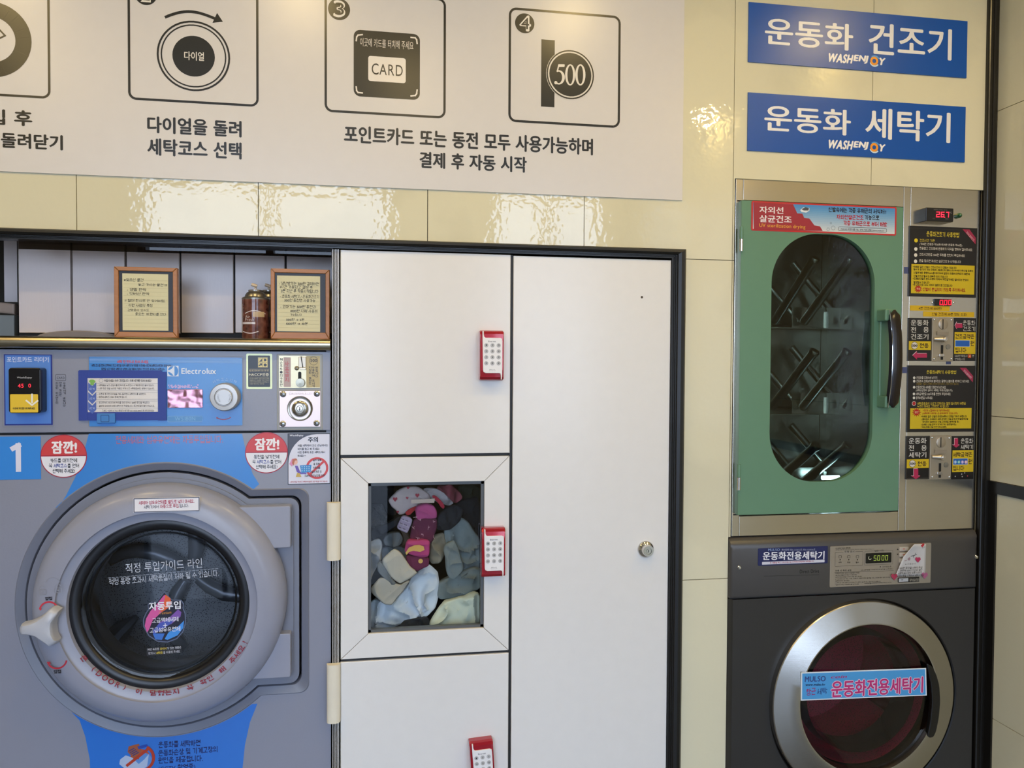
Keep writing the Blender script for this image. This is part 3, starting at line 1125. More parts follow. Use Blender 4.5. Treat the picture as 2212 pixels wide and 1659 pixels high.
# no-shoes pictogram
p.disc(303, 1638, 20, '#b9502f', 2)
p.disc(310, 1643, 17, '#5f8fd0', 3)
p.poly([(260, 1640), (272, 1631), (286, 1636), (300, 1650), (312, 1640), (322, 1628), (318, 1655), (296, 1668), (270, 1660), (258, 1650)], '#aebfdc', 4)
p.poly([(278, 1612), (300, 1606), (306, 1620), (300, 1640), (286, 1634), (276, 1624)], '#a0583a', 4)
for k in range(4):
    p.line([(279 + 3 * k, 1622 + 3 * k), (290 + 3 * k, 1616 + 3 * k)], 2, '#2a3a78', 5)
p.poly([(297, 1612), (318, 1607), (320, 1612), (300, 1618)], '#2848a8', 5)
p.ring(303, 1638, 30, 6, '#b33c22', 6, -60, 60)
p.line([(322, 1616), (276, 1652)], 6, '#b33c22', 6)
p.done()

# stickers on the body
def disc_sticker(cx, cy, r, lines, lab):
    x, z = P(cx, cy, YW)
    k = PS(cx, cy, YW)
    o = prism('round_sticker', circ(x, z, r * k, 56), YW - .0008, YW - .0001, mat('#a81f36', .35), WM)
    tag(o, lab)
    q = Print(YW - .0008, 'lettering', o, .35)
    q.wpoly([(x + (r - 2) * k * math.cos(math.radians(g)), z + 0.05 * r * k + (r - 2) * k * math.sin(math.radians(g)) * (.95 if g < 180 else 1)) for g in range(0, 181, 5)], '#cc3a3a', 1)
    q.wpoly([(x + (r - 2) * k * math.cos(math.radians(g)), z + (r - 2) * k * math.sin(math.radians(g))) for g in range(180, 361, 5)] , '#e6e4ea', 1)
    q.text('잠깐!', cx - r * .58, cy - r * .72, cx + r * .62, cy - r * .12, '#f3ecec', 3, 'f', .05)
    w = r * 1.24
    q.text(lines[0], cx - w * .5, cy + r * .10, cx + w * .5, cy + r * .29, '#26242c', 3, 's', .12)
    q.text('꼭', cx - w * .56, cy + r * .34, cx - w * .43, cy + r * .53, '#26242c', 3, 's', .12)
    q.text('세탁코스', cx - w * .38, cy + r * .34, cx + w * .12, cy + r * .53, '#3a4a9c', 3, 's', .12)
    q.text('를 먼저', cx + w * .14, cy + r * .34, cx + w * .57, cy + r * .53, '#26242c', 3, 's', .12)
    q.text('선택해 주세요!', cx - w * .42, cy + r * .58, cx + w * .42, cy + r * .78, '#26242c', 3, 's', .12)
    q.done()


disc_sticker(138, 985.5, 46.5, ('카드를 대기전에',), 'round red and white sticker about cards')
disc_sticker(576, 978, 44.5, ('동전을 넣기전에',), 'round red and white sticker about coins')
o = pbox('number_sticker', (-30, 943, 88, 1036), YW - .0008, .0007, mat('#2f84d8', .35), WM)
tag(o, 'blue square sticker with the number 1')
q = Print(YW - .0008, 'numeral', o, .4)
q.line([(28.5, 968.5), (39.5, 962.5), (40, 1014)], 10.5, '#dcdaea', 1)
for c in ((28.5, 968.5), (40, 1014), (40.2, 962.8)):
    q.disc(c[0], c[1], 5.3, '#dcdaea', 1, 20)
q.done()
o = pbox('caution_sticker', (621.5, 936, 713.5, 1046), YW - .0008, .0007, mat('#23242c', .35), WM)
tag(o, 'white caution sticker with a laundry basket drawing')
q = Print(YW - .0008, 'lettering', o, .35)
q.rect(623, 938, 712, 1044.5, '#dcdcea', 1)
q.poly([(623, 938), (684, 938)] + [(684 - 61 * math.sin(math.radians(g)), 938 + 62 * (1 - math.cos(math.radians(g)))) for g in range(10, 91, 10)], '#474858', 2)
q.text('WashEnjoy', 625, 938.5, 655, 943.5, '#e8e8f0', 3, 'f', .03, 0, .2)
q.text('주의', 665, 943.5, 687, 955.5, '#1c1a22', 3, 'f', .03)
q.text('처음 세탁하러 오신 손님께서는', 643, 959.5, 708.5, 964.5, '#26242e', 3, 's', .13)
q.text('여기를 참고 해 주세요!', 643, 967.2, 690, 972.2, '#26242e', 3, 's', .13)
q.text('이런 종류의 옷은 세탁소에서', 643, 974.5, 702, 979.5, '#26242e', 3, 's', .13)
q.text('하세요^^', 643, 982, 661, 987, '#26242e', 3, 's', .13)
q.ring(685, 1011, 23.5, 4.6, '#cf3f3f', 3)
q.line([(700, 996), (670, 1024)], 4.5, '#cf3f3f', 3)
q.poly([(625, 1002), (631, 991), (638, 990), (634, 998), (631, 1008)], '#d889b0', 3)          # head scarf
q.disc(637, 998, 6, '#e5b7a4', 4)
q.poly([(631, 1000), (632, 992), (640, 990), (643, 994), (637, 995), (634, 1006)], '#b8663f', 5)
q.poly([(637, 1006), (643, 1006), (648, 1018), (651, 1021), (662, 1021), (662, 1024), (648, 1024), (641, 1019)], '#6a52b0', 4)
q.poly([(642, 1021), (648, 1022), (651, 1030), (639, 1030)], '#c8a84a', 4)
q.poly([(648, 1005), (673, 1004), (671, 1020), (651, 1021)], '#2f86cc', 5)
for a in range(4):
    for b in range(3):
        q.rect(651.5 + 5 * a, 1007 + 4.4 * b, 654 + 5 * a, 1009 + 4.4 * b, '#a7cdea', 6)
for i, (tx, a, b) in enumerate((('실크 종류', 676, 694), ('울 종류', 677, 691), ('가죽제품', 676, 692), ('털이 많은 옷', 673, 695), ('드라이크리닝전용 의류', 658, 702))):
    q.text(tx, a, 991 + 8.4 * i, b, 996 + 8.4 * i, '#26242e', 7, 's', .13)
q.text('※ 유의사항을 무시하고 세탁하여 발생한 모든 책임을 지지 않습니다.', 626, 1038.5, 708, 1042, '#b0323a', 3, 's', .12)
q.done()

# ------------------------------------------------------------------ its door
DG = mat('#9396a6', 0.28, spec=0.5)
YR = -.055                      # crest of the door ring
dcx, dcz = P(345.5, 1308, -.035)
dk = PS(345, 1308, -.035)
rin = 183 * PS(352, 1304, -.035)
hole = circ(dcx, dcz, rin - .004, 72)
door = holed('door', door_loop(.0225), hole, YW + .003, YW + .03, GREY2, WM)
tag(door, 'round grey porthole door with hinge block')
holed('inner_step', door_loop(.034), hole, YW - .002, YW + .01, GREY2, door)
ro = 259 * dk
lathe('door_ring', dcx, dcz, [(ro, .006), (ro, -.018), (ro - .006, -.032), (ro - .018, -.043), (ro - .036, -.0495), (ro - .055, -.050), (rin + .027, -.0475), (rin + .021, -.042), (rin + .018, -.0405), (rin + .002, -.0385), (rin + .0005, -.034), (rin - .001, -.026), (rin - .002, .004)], DG, door, 96)
lathe('glass_seal', dcx, dcz, [(rin, -.030), (rin - .005, -.032), (rin - .016, -.030), (rin - .021, -.024), (rin - .0225, .03)], mat('#16171c', .35), door, 96)
rg = rin - .020
YG = -.022
dome = [(rg + .002, -.0235)] + [(rg * s, YG - .004 * (1 - s * s)) for s in (1, .9, .75, .55, .3, .02)]
lathe('glass', dcx, dcz, dome, glass('door_glass', '#eef0f2', 1.45), door, 96)
lathe('glass_bowl_rim', dcx, dcz, [(rg - .0015, -.018), (rg - .004, -.014), (rg - .0045, .006), (rg - .0065, .03), (rg - .008, .06)], mat('#55585c', .12, .6), door, 96)
lathe('glass_bowl_rim', dcx, dcz, [(rg - .009, -.008), (rg - .0115, -.010), (rg - .0135, -.007), (rg - .0135, .006)], mat('#3c3f43', .12, .6), door, 96)
# drum with three lifters
DRY = mat('#74777c', .35, .3, 'drum')
drum = lathe('drum', dcx, dcz, [(rg - .006, .03), (rg + .05, .04), (rg + .05, .245), (rg * .5, .252), (.0, .253)], DRY, WM, 72)
for g in (100, 220, 335):
    a = math.radians(g)
    rr = rg + .05
    pts = []
    for y, w in ((.05, .030), (.24, .022)):
        for da, dr in ((-w / rr, 0), (-w / rr * .3, .045), (w / rr * .3, .045), (w / rr, 0)):
            pts.append((dcx + (rr - dr) * math.cos(a + da), y, dcz + (rr - dr) * math.sin(a + da)))
    mesh('lifter', pts, [[0, 1, 2, 3], [7, 6, 5, 4], [0, 4, 5, 1], [1, 5, 6, 2], [2, 6, 7, 3]], mat('#4a4c50', .3, .7), drum, False)
# rear spider arms of the drum
for g in (75, 140, 235, 318):
    a = math.radians(g)
    pts = [(dcx + (rg + .03) * s * math.cos(a + .5 * s * s), .235 - .03 * s * (1 - s), dcz + (rg + .03) * s * math.sin(a + .5 * s * s)) for s in (.12, .3, .5, .7, .85, 1)]
    tube('drum_rib', pts, [.014, .018, .019, .018, .016, .015], mat('#5c5f66', .3, .4), drum, 10)
# hinge blocks
for by in ((1094, 1185), (1371, 1466)):
    x0, x1, z0, z1 = PR(535, by[0], 627.5, by[1], -.016)
    prism('hinge_block', rrect(x0 - .02, x1, z0, z1, .004), -.016, YW + .004, DG, door, .002)
# three-winged handle
hx, hz = P(98, 1352, -.075)
hk = PS(98, 1352, -.075)
wing = [P(a / 6.635, 1230 + b / 6.635, -.06) for a, b in ((300, 870), (300, 820), (325, 770), (440, 745), (560, 690), (660, 620), (735, 548), (775, 532), (868, 575), (868, 605), (800, 710), (785, 800), (800, 925), (845, 1008), (830, 1045), (740, 1090), (640, 1020), (540, 950), (430, 915), (320, 908))]
hx, hz = P(98, 1352, -.06)
hs = [(1.0, -.048), (1.0, -.062), (.975, -.068), (.92, -.073), (.80, -.0765), (.4, -.078)]
v, f = [], []
for s, y in hs:
    v += [(hx + (a - hx) * s, y, hz + (b - hz) * s) for a, b in wing]
n = len(wing)
for k in range(len(hs) - 1):
    f += [[k * n + i, k * n + (i + 1) % n, (k + 1) * n + (i + 1) % n, (k + 1) * n + i] for i in range(n)]
f.append(list(range((len(hs) - 1) * n, len(hs) * n)))
hd = mesh('handle', v, f, mat('#b6b8c0', .3), door, True)
tag(hd, 'three-winged pale grey door handle')
# door lettering: outlines and arrows on the ring
YL = -.0502
q = Print(YL, 'lettering', door, .35)
q.text('열림', 97.5, 1289, 113, 1296.5, '#1a1820', 2, 's', .18)
q.ring(105.5, 1318, 19.5, 3.4, '#c43040', 2, 25, 172, 20)
q.poly([(84, 1314), (91, 1315), (87, 1319)], '#c43040', 2)
q.text('닫힘', 116.5, 1447, 132, 1454.5, '#1a1820', 2, 's', .18)
q.ring(123.5, 1425, 20.5, 3.4, '#b02838', 2, 190, 352, 20)
q.poly([(103.5, 1433), (107, 1428.5), (110.5, 1434)], '#b02838', 2)
for cx, cy, opn in ((92.5, 1278.5, True), (125.5, 1274.5, False)):
    q.frame(cx - 8, cy - 5, cx + 8, cy + 6.5, 1.0, '#8e909a', 2, 2)
    q.ring(cx + (-1 if opn else 0), cy - 6, 6.5, 1.0, '#8e909a', 2, 0 if not opn else 40, 180, 14)
    q.disc(cx, cy, 1.6, '#8e909a', 2, 10)
q.ring(114, 1262, 15, 1.1, '#8e909a', 2, 15, 160, 16)
q.done()
q = Print(-.0408, 'ring_lettering', door, .35)
q.arc('문 (DOOR) 이 닫혔는지 꼭 확인 해 주세요!', 352, 1306, 191, 212, 334, 12, '#8f2436', 3, 's', .13, True, 1.05)
q.done()
# label on top of the ring
x0, x1, z0, z1 = PR(288, 1074.5, 431.5, 1106, -.051)
lb = prism('door_label', rrect(x0, x1, z0, z1), -.0518, -.049, mat('#e9e6ea', .35), door)
q = Print(-.0518, 'lettering', lb, .35)
q.frame(288.5, 1075, 431, 1105.5, 1.8, '#4c5064', 1, .2)
q.slant('세제와 섬유유연제를 별도로 넣지 마세요.', (300, 1090.5), (420, 1086), 8.2, '#b0324a', 2, 's', .12)
q.slant('세탁기에서', (311, 1099.5), (343, 1098), 8, '#4a4450', 2, 's', .1)
q.slant('자동으로 투입', (346, 1098), (386, 1096.5), 8, '#b0324a', 2, 's', .12)
q.slant('됩니다.', (388, 1096.5), (408, 1095.5), 8, '#4a4450', 2, 's', .1)
q.done()
# decals on the glass
YQ = YG - .0046
q = Print(YQ, 'glass_lettering', door, .45)
q.slant('적정 투입가이드 라인', (272, 1238.5), (437, 1226), 21, '#c4c9d6', 2, 'f', .0)
q.slant('적정 용량 초과시 세탁품질이 저하 될 수 있습니다.', (236, 1265), (473, 1244.5), 15, '#b8becc', 2, 's', .095)
for k in range(29):
    a = k / 29
    q.line([(234 + 240 * a, 1248.5 - 21 * a), (234 + 240 * a + 5, 1248.5 - 21 * a - .45)], 1.3, '#8f96a4', 2)
drop = [(355, 1277), (372, 1295), (392, 1295.5), (398, 1304), (396, 1312), (401, 1325), (402, 1345), (396, 1365), (383, 1380), (362, 1388), (340, 1386), (321, 1374), (310, 1354), (309, 1338), (316, 1322), (321, 1316), (319, 1306), (326, 1300), (338, 1300)]
q.poly(drop, '#5a6480', 2)
c = (356, 1335)
q.poly([(c[0] + (a - c[0]) * .955, c[1] + (b - c[1]) * .955) for a, b in drop], '#14122a', 3)
q.poly([(355, 1285), (365, 1290), (370, 1299), (360, 1312), (345, 1326), (330, 1340), (322, 1360), (318, 1366), (313, 1352), (316, 1336), (325, 1320), (338, 1306)], '#d0569c', 4)
q.poly([(358, 1284), (368, 1292), (371, 1303), (362, 1314), (350, 1322), (345, 1318), (354, 1303)], '#e0602c', 5)
q.poly([(385, 1316), (392, 1322), (390, 1332), (370, 1348), (350, 1352), (336, 1366), (334, 1360), (345, 1344), (368, 1332)], '#7a4fa8', 4)
q.poly([(378, 1334), (370, 1347), (352, 1358), (332, 1370), (330, 1362), (345, 1346), (362, 1340)], '#4656b4', 5)
q.poly([(398, 1340), (396, 1356), (384, 1372), (362, 1382), (356, 1380), (364, 1366), (384, 1354)], '#3f8ee0', 4)
q.poly([(330, 1368), (356, 1368), (350, 1382), (336, 1381)], '#3a70c8', 4)
q.slant('자동투입', (322, 1319), (391, 1315), 18, '#ececf4', 6, 'f', .03)
q.slant('Premium', (343, 1327.5), (370, 1325), 6, '#d89a3c', 6, 'f', .0, 0, .2)
q.slant('고급액체세제', (329, 1345.5), (386, 1341.5), 10.5, '#e4e4ee', 6, 's', .11)
q.line([(353.5, 1350.5), (361, 1350)], 1.6, '#e4e4ee', 6)
q.line([(357.2, 1346.5), (357.4, 1354)], 1.6, '#e4e4ee', 6)
q.slant('고급섬유유연제', (324, 1366.5), (390, 1362.5), 10.5, '#e4e4ee', 6, 's', .11)
q.poly([(317, 1400), (392, 1395), (393, 1408), (317, 1417)], '#1a1a20', 2)
q.slant('여성 속옷중', (319, 1405.5), (344, 1404), 5.5, '#c4c4cc', 4, 's', .11)
q.slant('와이어', (346, 1404), (360, 1403), 5.5, '#d8c040', 4, 's', .12)
q.slant('가 있는 제품은', (361, 1403), (392, 1400.5), 5.5, '#c4c4cc', 4, 's', .11)
q.slant('반드시', (321, 1414), (336, 1413), 5.5, '#c4c4cc', 4, 's', .11)
q.slant('세탁망', (338, 1413), (352, 1412), 5.5, '#d8c040', 4, 's', .12)
q.slant('을 이용해 주세요.', (353, 1412), (390, 1409), 5.5, '#c4c4cc', 4, 's', .11)
q.done()

# ------------------------------------------------------------------ control panel
zk0, zk1 = P(360, 932.5, YW)[1], P(360, 757, YW)[1]
box('control_panel', WX0, WX1, YW, YW + .04, zk0, zk1, GREY, WM, .0015)
box('panel_gap', WX0, WX1, YW + .008, YW + .03, zc0 - .002, zk0 + .001, BLACK2, WM)
# rounded metal rail on top; things stand on it
zr1, zr0 = P(360, 729, YW)[1], P(360, 754.5, YW)[1]
hr = (zr1 - zr0)
prof = [(.26, zr1), (YW - .006, zr1)] + [(YW - .006 - .014 * math.sin(math.radians(g)) ** .8, zr0 + hr * (.5 + .5 * math.cos(math.radians(g)))) for g in range(12, 169, 12)] + [(YW - .004, zr0), (.26, zr0)]
v = [(x, y, z) for x in (WX0, WX1) for y, z in prof]
n = len(prof)
f = [[k, (k + 1) % n, n + (k + 1) % n, n + k] for k in range(n)] + [list(range(n))[::-1], list(range(n, 2 * n))]
rail = mesh('metal_rail', v, f, mat('#b4a88e', .28, 1.0, 'steel'), WM, True)
tag(rail, 'brushed brass-toned metal rail')

# card reader
o = pbox('card_reader_plate', (9, 765.5, 113, 918.5), YW - .001, .0012, mat('#1a2a86', .35), WM)
q = Print(YW - .001, 'lettering', o, .35)
q.rect(11.5, 767.5, 110, 915.5, '#5484d2', 1)
q.text('포인트카드 리더기', 15, 771, 105.5, 782.5, '#cfd8f2', 3, 'f', .02)
q.done()
x0, x1, z0, z1 = PR(18, 794.5, 88, 892.5, -.020)
cr = prism('card_reader', rrect(x0, x1, z0, z1, .006), -.020, YW, mat('#121216', .18), WM, .002)
tag(cr, 'black card reader with red digits and a yellow label')
q = Print(-.020, 'label', cr, .35)
q.rect(22, 851.5, 82.5, 891, '#e2bd2a', 1, 2)
q.line([(69.5, 852), (69.5, 869)], 3.4, '#efe9dc', 3)
q.line([(57.5, 865.5), (69.5, 875), (81.5, 866)], 3.4, '#efe9dc', 3)
q.text('이곳에 카드를 터치해주세요', 28, 879.5, 76, 884.5, '#2a2010', 3, 's', .14)
q.text('WashEnjoy', 36, 813.5, 69, 818.5, '#b8b6b4', 3, 'f', .02, 0, .2)
q.done()
q = Print(-.020, 'red_digits', cr, .4, emit=2.5)
q.text('45', 39, 829, 51, 837.5, '#e02030', 2, 'f', .0)
q.text('0', 61.5, 829, 67, 837, '#e02030', 2, 'f', .0)
q.done()
q = Print(YW, 'panel_lettering', WM, .4)
q.frame(120, 808.5, 142.5, 822.5, .8, '#44444c', 1, 2)
q.text('CARD', 123, 813.5, 139.5, 818.5, '#33333a', 2, 'f', .0)
q.column('사용하시기 바랍니다', 139.5, 825, 879, 5.5, '#33333a')
q.column('전용 카드만', 131, 825, 856, 5.5, '#33333a')
q.column('지정된 워시엔조이', 123, 825, 873, 5.5, '#33333a')
q.frame(4.5, 761.5, 116, 922.5, 1.0, '#85868c', 1, 3)
q.frame(190.5, 768.5, 526.5, 921.5, 1.0, '#85868c', 1, 3)
q.done()
# blue brand panel
x0, x1, z0, z1 = PR(193, 771.5, 523.5, 920, YW)
bp = prism('brand_panel', rrect(x0, x1, z0, z1, .002), YW - .0012, YW + .001, mat('#3f86d2', .22), WM)
tag(bp, 'blue control panel face')
YP = YW - .0012
q = Print(YP, 'lettering', bp, .3)
for k in range(5):
    q.rect(193.5, 772 + 2.6 * k, 523, 773.2 + 2.6 * k, '#7ba6da', 1)
q.text('세탁 전 반드시 읽어 주세요', 253, 778, 321, 785, '#c04858', 3, 's', .16)
q.text('세탁 코스를 먼저 선택하지 않고 동전을 넣어 세탁기가 작동된 이후에는 중간에 세탁코스변경이 불가능하니', 198, 786.5, 372, 792.5, '#101a48', 3, 's', .15)
q.text('동전을 넣고 작동된 세탁기는 설정이 끝날 때까지 멈추지 않으므로 유의하시기 바랍니다.', 219, 794.5, 356, 800, '#101a48', 3, 's', .15)
q.rect(361.5, 790, 386, 813, '#d7dfee', 2)                                   # square emblem
cx, cy = 373.8, 801.5
lens = lambda a, b: [a, b]
q.poly([(377, 790.5)] + [(377 + 8.2 * math.sin(math.radians(g)), 801.5 - 11 * math.cos(math.radians(g))) for g in range(10, 171, 10)] + [(377, 812.5)], '#3f86d2', 3)
q.poly([(375.5, 791), (370, 791.5), (365, 794.5), (362.5, 800), (366, 799.5), (371, 796.5)], '#3f86d2', 3)
q.poly([(375.5, 812), (370, 811.5), (365, 808.5), (362.5, 803), (366, 803.5), (371, 806.5)], '#3f86d2', 3)
q.text('Electrolux', 392, 795.5, 467, 808, '#e4eaf4', 3, 'f', .02)
q.arc('세탁코스선택', 486, 864, 45, 125, 56, 5.5, '#8fb8e8', 3, 's', .1)
q.ring(483, 880, 27, 1.7, '#a02432', 3, 238, 305, 16)
q.poly([(466.5, 901.5), (471, 901), (469, 905.5)], '#a02432', 3)
q.frame(362, 898.5, 437.5, 911.5, .8, '#7fb0e0', 2, 2)
q.rect(363, 899.5, 436.5, 910.5, '#4d8cc8', 2, 1)
q.text('W5180N', 378, 900.5, 422, 908.5, '#7fb2dc', 3, 'f', .0)
q.done()
o = prism('display', rrect(*PR(362, 841, 438, 881, YP - .001), .002), YP - .0025, YP, mat('#b98490', .22, .8, 'foil'), bp, .0006)
tag(o, 'display under crinkled pink foil')
q = Print(YP, 'film_residue', bp, .25)
for k in range(46):
    random.seed(k)
    a, b = 364 + 66 * random.random(), 831.5 + 6 * random.random()
    q.disc(a, b, 1.2 + random.random(), '#b9a4d8', 2, 7)
q.done()
kx, kz = P(484, 858, -.016)
kk = PS(484, 858, -.016)
kb = lathe('dial_knob', kx, kz, [(31 * kk, YP), (31 * kk, -.004), (29.5 * kk, -.017), (28 * kk, -.0185), (20 * kk, -.0190), (19 * kk, -.0165), (18 * kk, -.0165), (17.6 * kk, -.0195), (16.5 * kk, -.0205), (0, -.0205)], mat('#b3b0ac', .3, .35), WM, 64)
tag(kb, 'silver round programme dial')
q = Print(-.0205, 'lettering', kb, .4)
q.arc('READY', 484, 858, 12.5, 230, 150, 3.5, '#86847f', 2, 's', .1)
q.arc('START', 484, 858, 12.5, 30, -50, 3.5, '#86847f', 2, 's', .1)
q.done()
# small blue latch tab below the notice
tb = pbox('latch_tab', (208.5, 893, 248.5, 914.5), YP - .006, .006, mat('#3778bd', .35), WM, .0012, .002)
q = Print(YP - .006, 'outline', tb, .4)
q.frame(217.5, 896.5, 236, 911.5, 1.0, '#16386a', 1, 2)
q.done()
# holographic certificate sticker
o = pbox('certificate_sticker', (532, 764, 588, 840.5), YW - .0008, .0007, mat('#d0d6a4', .25, .15), WM, 0, .003)
q = Print(YW - .0008, 'lettering', o, .3)
q.rect(536, 768, 583.5, 836, '#15140f', 1, 2)
q.rect(557, 771.5, 579, 794, '#8a8468', 2)
for a, b in ((558, 772.5), (568.3, 772.5), (558, 783.3), (568.3, 783.3)):
    q.rect(a, b, a + 9.4, b + 9.8, '#dcc878', 3)
q.poly([(560, 781), (566, 775), (566, 781)], '#15140f', 4)
q.poly([(570.5, 775), (574, 775), (576, 778), (574, 780.5), (570.5, 780.5)], '#15140f', 4)
q.poly([(559.5, 791), (559, 789), (562.5, 786.5), (560.5, 785), (566.5, 785), (566.5, 790.5), (564.5, 788.5)], '#15140f', 4)
q.disc(573, 788.3, 3.2, '#15140f', 4, 16)
q.text('품질 제조과정에서부터 이제는 전문 세제', 538.5, 799, 580.5, 802.5, '#c8b890', 3, 's', .11)
q.text('HACCP인증', 538, 805.5, 581, 812.5, '#e4dcc0', 3, 'f', .02)
for k, tx in enumerate(('국내 유일 세제부문 식품안전관리인증 제품', '위해물질 차단 안심세제로 가족의 건강까지', '생각하여 친환경 원료만을 사용하였습니다', '인증받은 제품으로 믿고 사용하세요')):
    q.text(tx, 539, 816 + 3.9 * k, 581 - (10 if k == 3 else 0), 818.8 + 3.9 * k, '#b0a888', 3, 's', .1)
q.rect(539, 797, 581, 797.6, '#a89c78', 3)
q.rect(539, 814, 581, 814.6, '#a89c78', 3)
q.done()
# coin unit: slot plate and lock plate in one recess
o = pbox('coin_unit', (598, 765, 697, 929), YW - .0012, .0014, mat('#989892', .35), WM, .0008, .002)
c1 = pbox('coin_slot_plate', (602.5, 768.5, 691.5, 838), YW - .0028, .002, mat('#b6a888', .30, .85, 'steel'), WM)
YC = YW - .0028
q = Print(YC, 'lettering', c1, .35)
q.column('훼손주화·외국동전', 607.5, 773, 835, 6, '#2c261e')
q.rect(612.5, 772, 628, 836, '#b49c94', 1)
q.column('사용금지', 620, 780, 826, 9, '#c04848', 3, 's', .1)
q.rect(661.5, 769, 691, 837, '#b8a468', 1)
q.ring(677.5, 779.5, 9.2, .7, '#3a3224', 3)
q.text('500', 670.5, 775.5, 685, 782, '#2c261e', 3, 'f', .02)
q.column('바랍니다', 684.5, 791, 816, 5.5, '#2c261e')
q.column('사용하여 주시기', 677, 791, 837, 5.5, '#2c261e')
q.column('지정된 동전만', 670, 791, 831, 5.5, '#2c261e')
q.done()
x0, x1, z0, z1 = PR(645, 771, 661, 794, YC - .004)
sl = prism('coin_slot', rrect(x0, x1, z0, z1, .001), YC - .004, YC, mat('#bdb09c', .35, .6), c1, .001)
q = Print(YC - .004, 'slit', sl, .6)
q.line([(650.5, 771), (654, 793)], 2.0, '#0c0a08', 1)
q.done()
pbox('slot_ledge', (647, 795, 661, 798.5), YC - .008, .008, mat('#c8bca4', .3, .6), c1, .0006)
q = Print(YC, 'return_slit', c1, .6)
q.rect(644, 803, 651, 832, '#0c0a08', 2, 3)
q.done()
x, z = P(648, 827, YC - .01)
lathe('return_lever', x, z, [(0, YC - .010), (9.5 * kk, YC - .0095), (10 * kk, YC - .006), (0, YC - .004)], mat('#8e8878', .25, .9), c1, 24).scale = (1, 1, 1)
x, z = P(641, 795.5, YC)
lathe('rivet', x, z, [(5 * kk, YC), (4.5 * kk, YC - .003), (2.5 * kk, YC - .005), (0, YC - .0055)], CHROME, c1, 20)
c2 = pbox('lock_plate', (603.5, 844.5, 692.5, 922.5), YW - .004, .003, mat('#c9b4ac', .32, .75), WM, .0006, .001)
YK = YW - .004
x, z = P(648, 882.5, YK)
k2 = PS(648, 882, YK)
lathe('lock_dish', x, z, [(27 * k2, YK), (26 * k2, YK - .0012), (24 * k2, YK - .0005), (20 * k2, YK + .0002), (17 * k2, YK - .0003), (16.5 * k2, YK - .004), (14 * k2, YK - .006), (7 * k2, YK - .0062), (6 * k2, YK - .004), (5.6 * k2, YK - .004), (5.2 * k2, YK - .0064), (0, YK - .0066)], mat('#a9a294', .2, .9), c2, 56)
box('keyhole', x - .0008, x + .0009, YK - .0070, YK - .0064, z - .004, z + .004, BLACK2, c2)
for a, b in ((611.5, 851.5), (684.5, 850.5), (611, 915.5), (684, 914)):
    x, z = P(a, b, YK)
    lathe('screw', x, z, [(6.8 * k2, YK), (6.6 * k2, YK - .0012), (4.5 * k2, YK - .003), (0, YK - .0036)], mat('#b9bac0', .15, .95), c2, 24)
q = Print(YK, 'stamped_name', c2, .4)
q.text('GREENWALD', 624, 848.5, 673, 853, '#d8c8c0', 1, 'f', 0)
q.done()

# ------------------------------------------------------------------ notice taped to the panel with blue tape
tn = thing('taped_notice', 'white printed notice framed by dark blue tape, stuck on the washing machine panel', 'notice', (P(266, 905, YP)[0], YP, P(266, 905, YP)[1]))
YT = YP - .0016
pa = pbox('paper', (186, 815, 344, 892), YT - .0004, .0005, mat('#dcd6d0', .2, kind='film'), tn)
TP = mat('#1f3690', .45)
for a in ((170.5, 800, 350, 817), (170, 890, 359, 908)):
    pbox('tape_strip', a, YT - .0009, .0006, TP, tn)
for a in ((169.5, 801, 189, 907), (341, 803, 359.5, 908.5)):
    pbox('tape_strip', a, YT - .0014, .0006, TP, tn)
q = Print(YT - .0006, 'lettering', pa, .3)
q.text('처음이세요? 아주 간단합니다. 아래 3단계만 읽어 보세요!', 225.5, 819.5, 327, 825, '#38363a', 2, 's', .13)
q.ring(218.5, 822, 4.5, .6, '#9090a0', 2)
rows = [(831.5, '• 세탁물을 넣고 손잡이를 반쪽으로 누르면서 시계방향으로 돌려 닫는다.', 333), (838.5, '• 너무 많은 양을 넣으면 거품도 적게 나고 세탁품질에도 영향이 있습니다.', 334), (850.5, '• 오른쪽 둥그런 다이얼을 계속 돌리면서 세탁코스를 설정한다.', 316), (857, '• 화면에 세탁코스에서 중복선택 됩니다.', 275), (869, '• 포인트카드 리더기에 카드를 한번 대거나 500원 동전을 투입한다.', 324), (876, '• 결제가 되자마자 바로 세탁기가 작동합니다. 중간에 절대 열지 마십시오.', 334)]
for y0, tx, x1 in rows:
    q.text(tx, 211, y0 - 1.5, x1, y0 + 2.8, '#4a484c', 2, 's', .1)
for yy in (828, 843, 847, 862, 866, 881.5):
    q.rect(208, yy, 341, yy + .5, '#8c8a90', 2)
q.text('그래도 어려우시거나 문제가 생기면 010-4520-0991으로 문의하세요!', 220, 885, 333, 889.5, '#4a484c', 2, 's', .1)
for k in range(3):
    y0 = 826 + 21 * k
    q.poly([(190.5, y0), (199.5, y0 + 8), (208, y0), (208, y0 + 17), (199.5, y0 + 26), (190.5, y0 + 17)], '#4a62ae', 2)
    q.text('%d단계' % (k + 1), 193.5, y0 + 11.5, 204.5, y0 + 16, '#b8c2e4', 3, 's', .1)
q.poly([(192, 823), (196, 820), (202, 820), (207, 823), (205, 826.5), (203, 826), (203, 832), (195.5, 832), (195.5, 826), (194, 826)], '#7ab048', 4)
q.done()

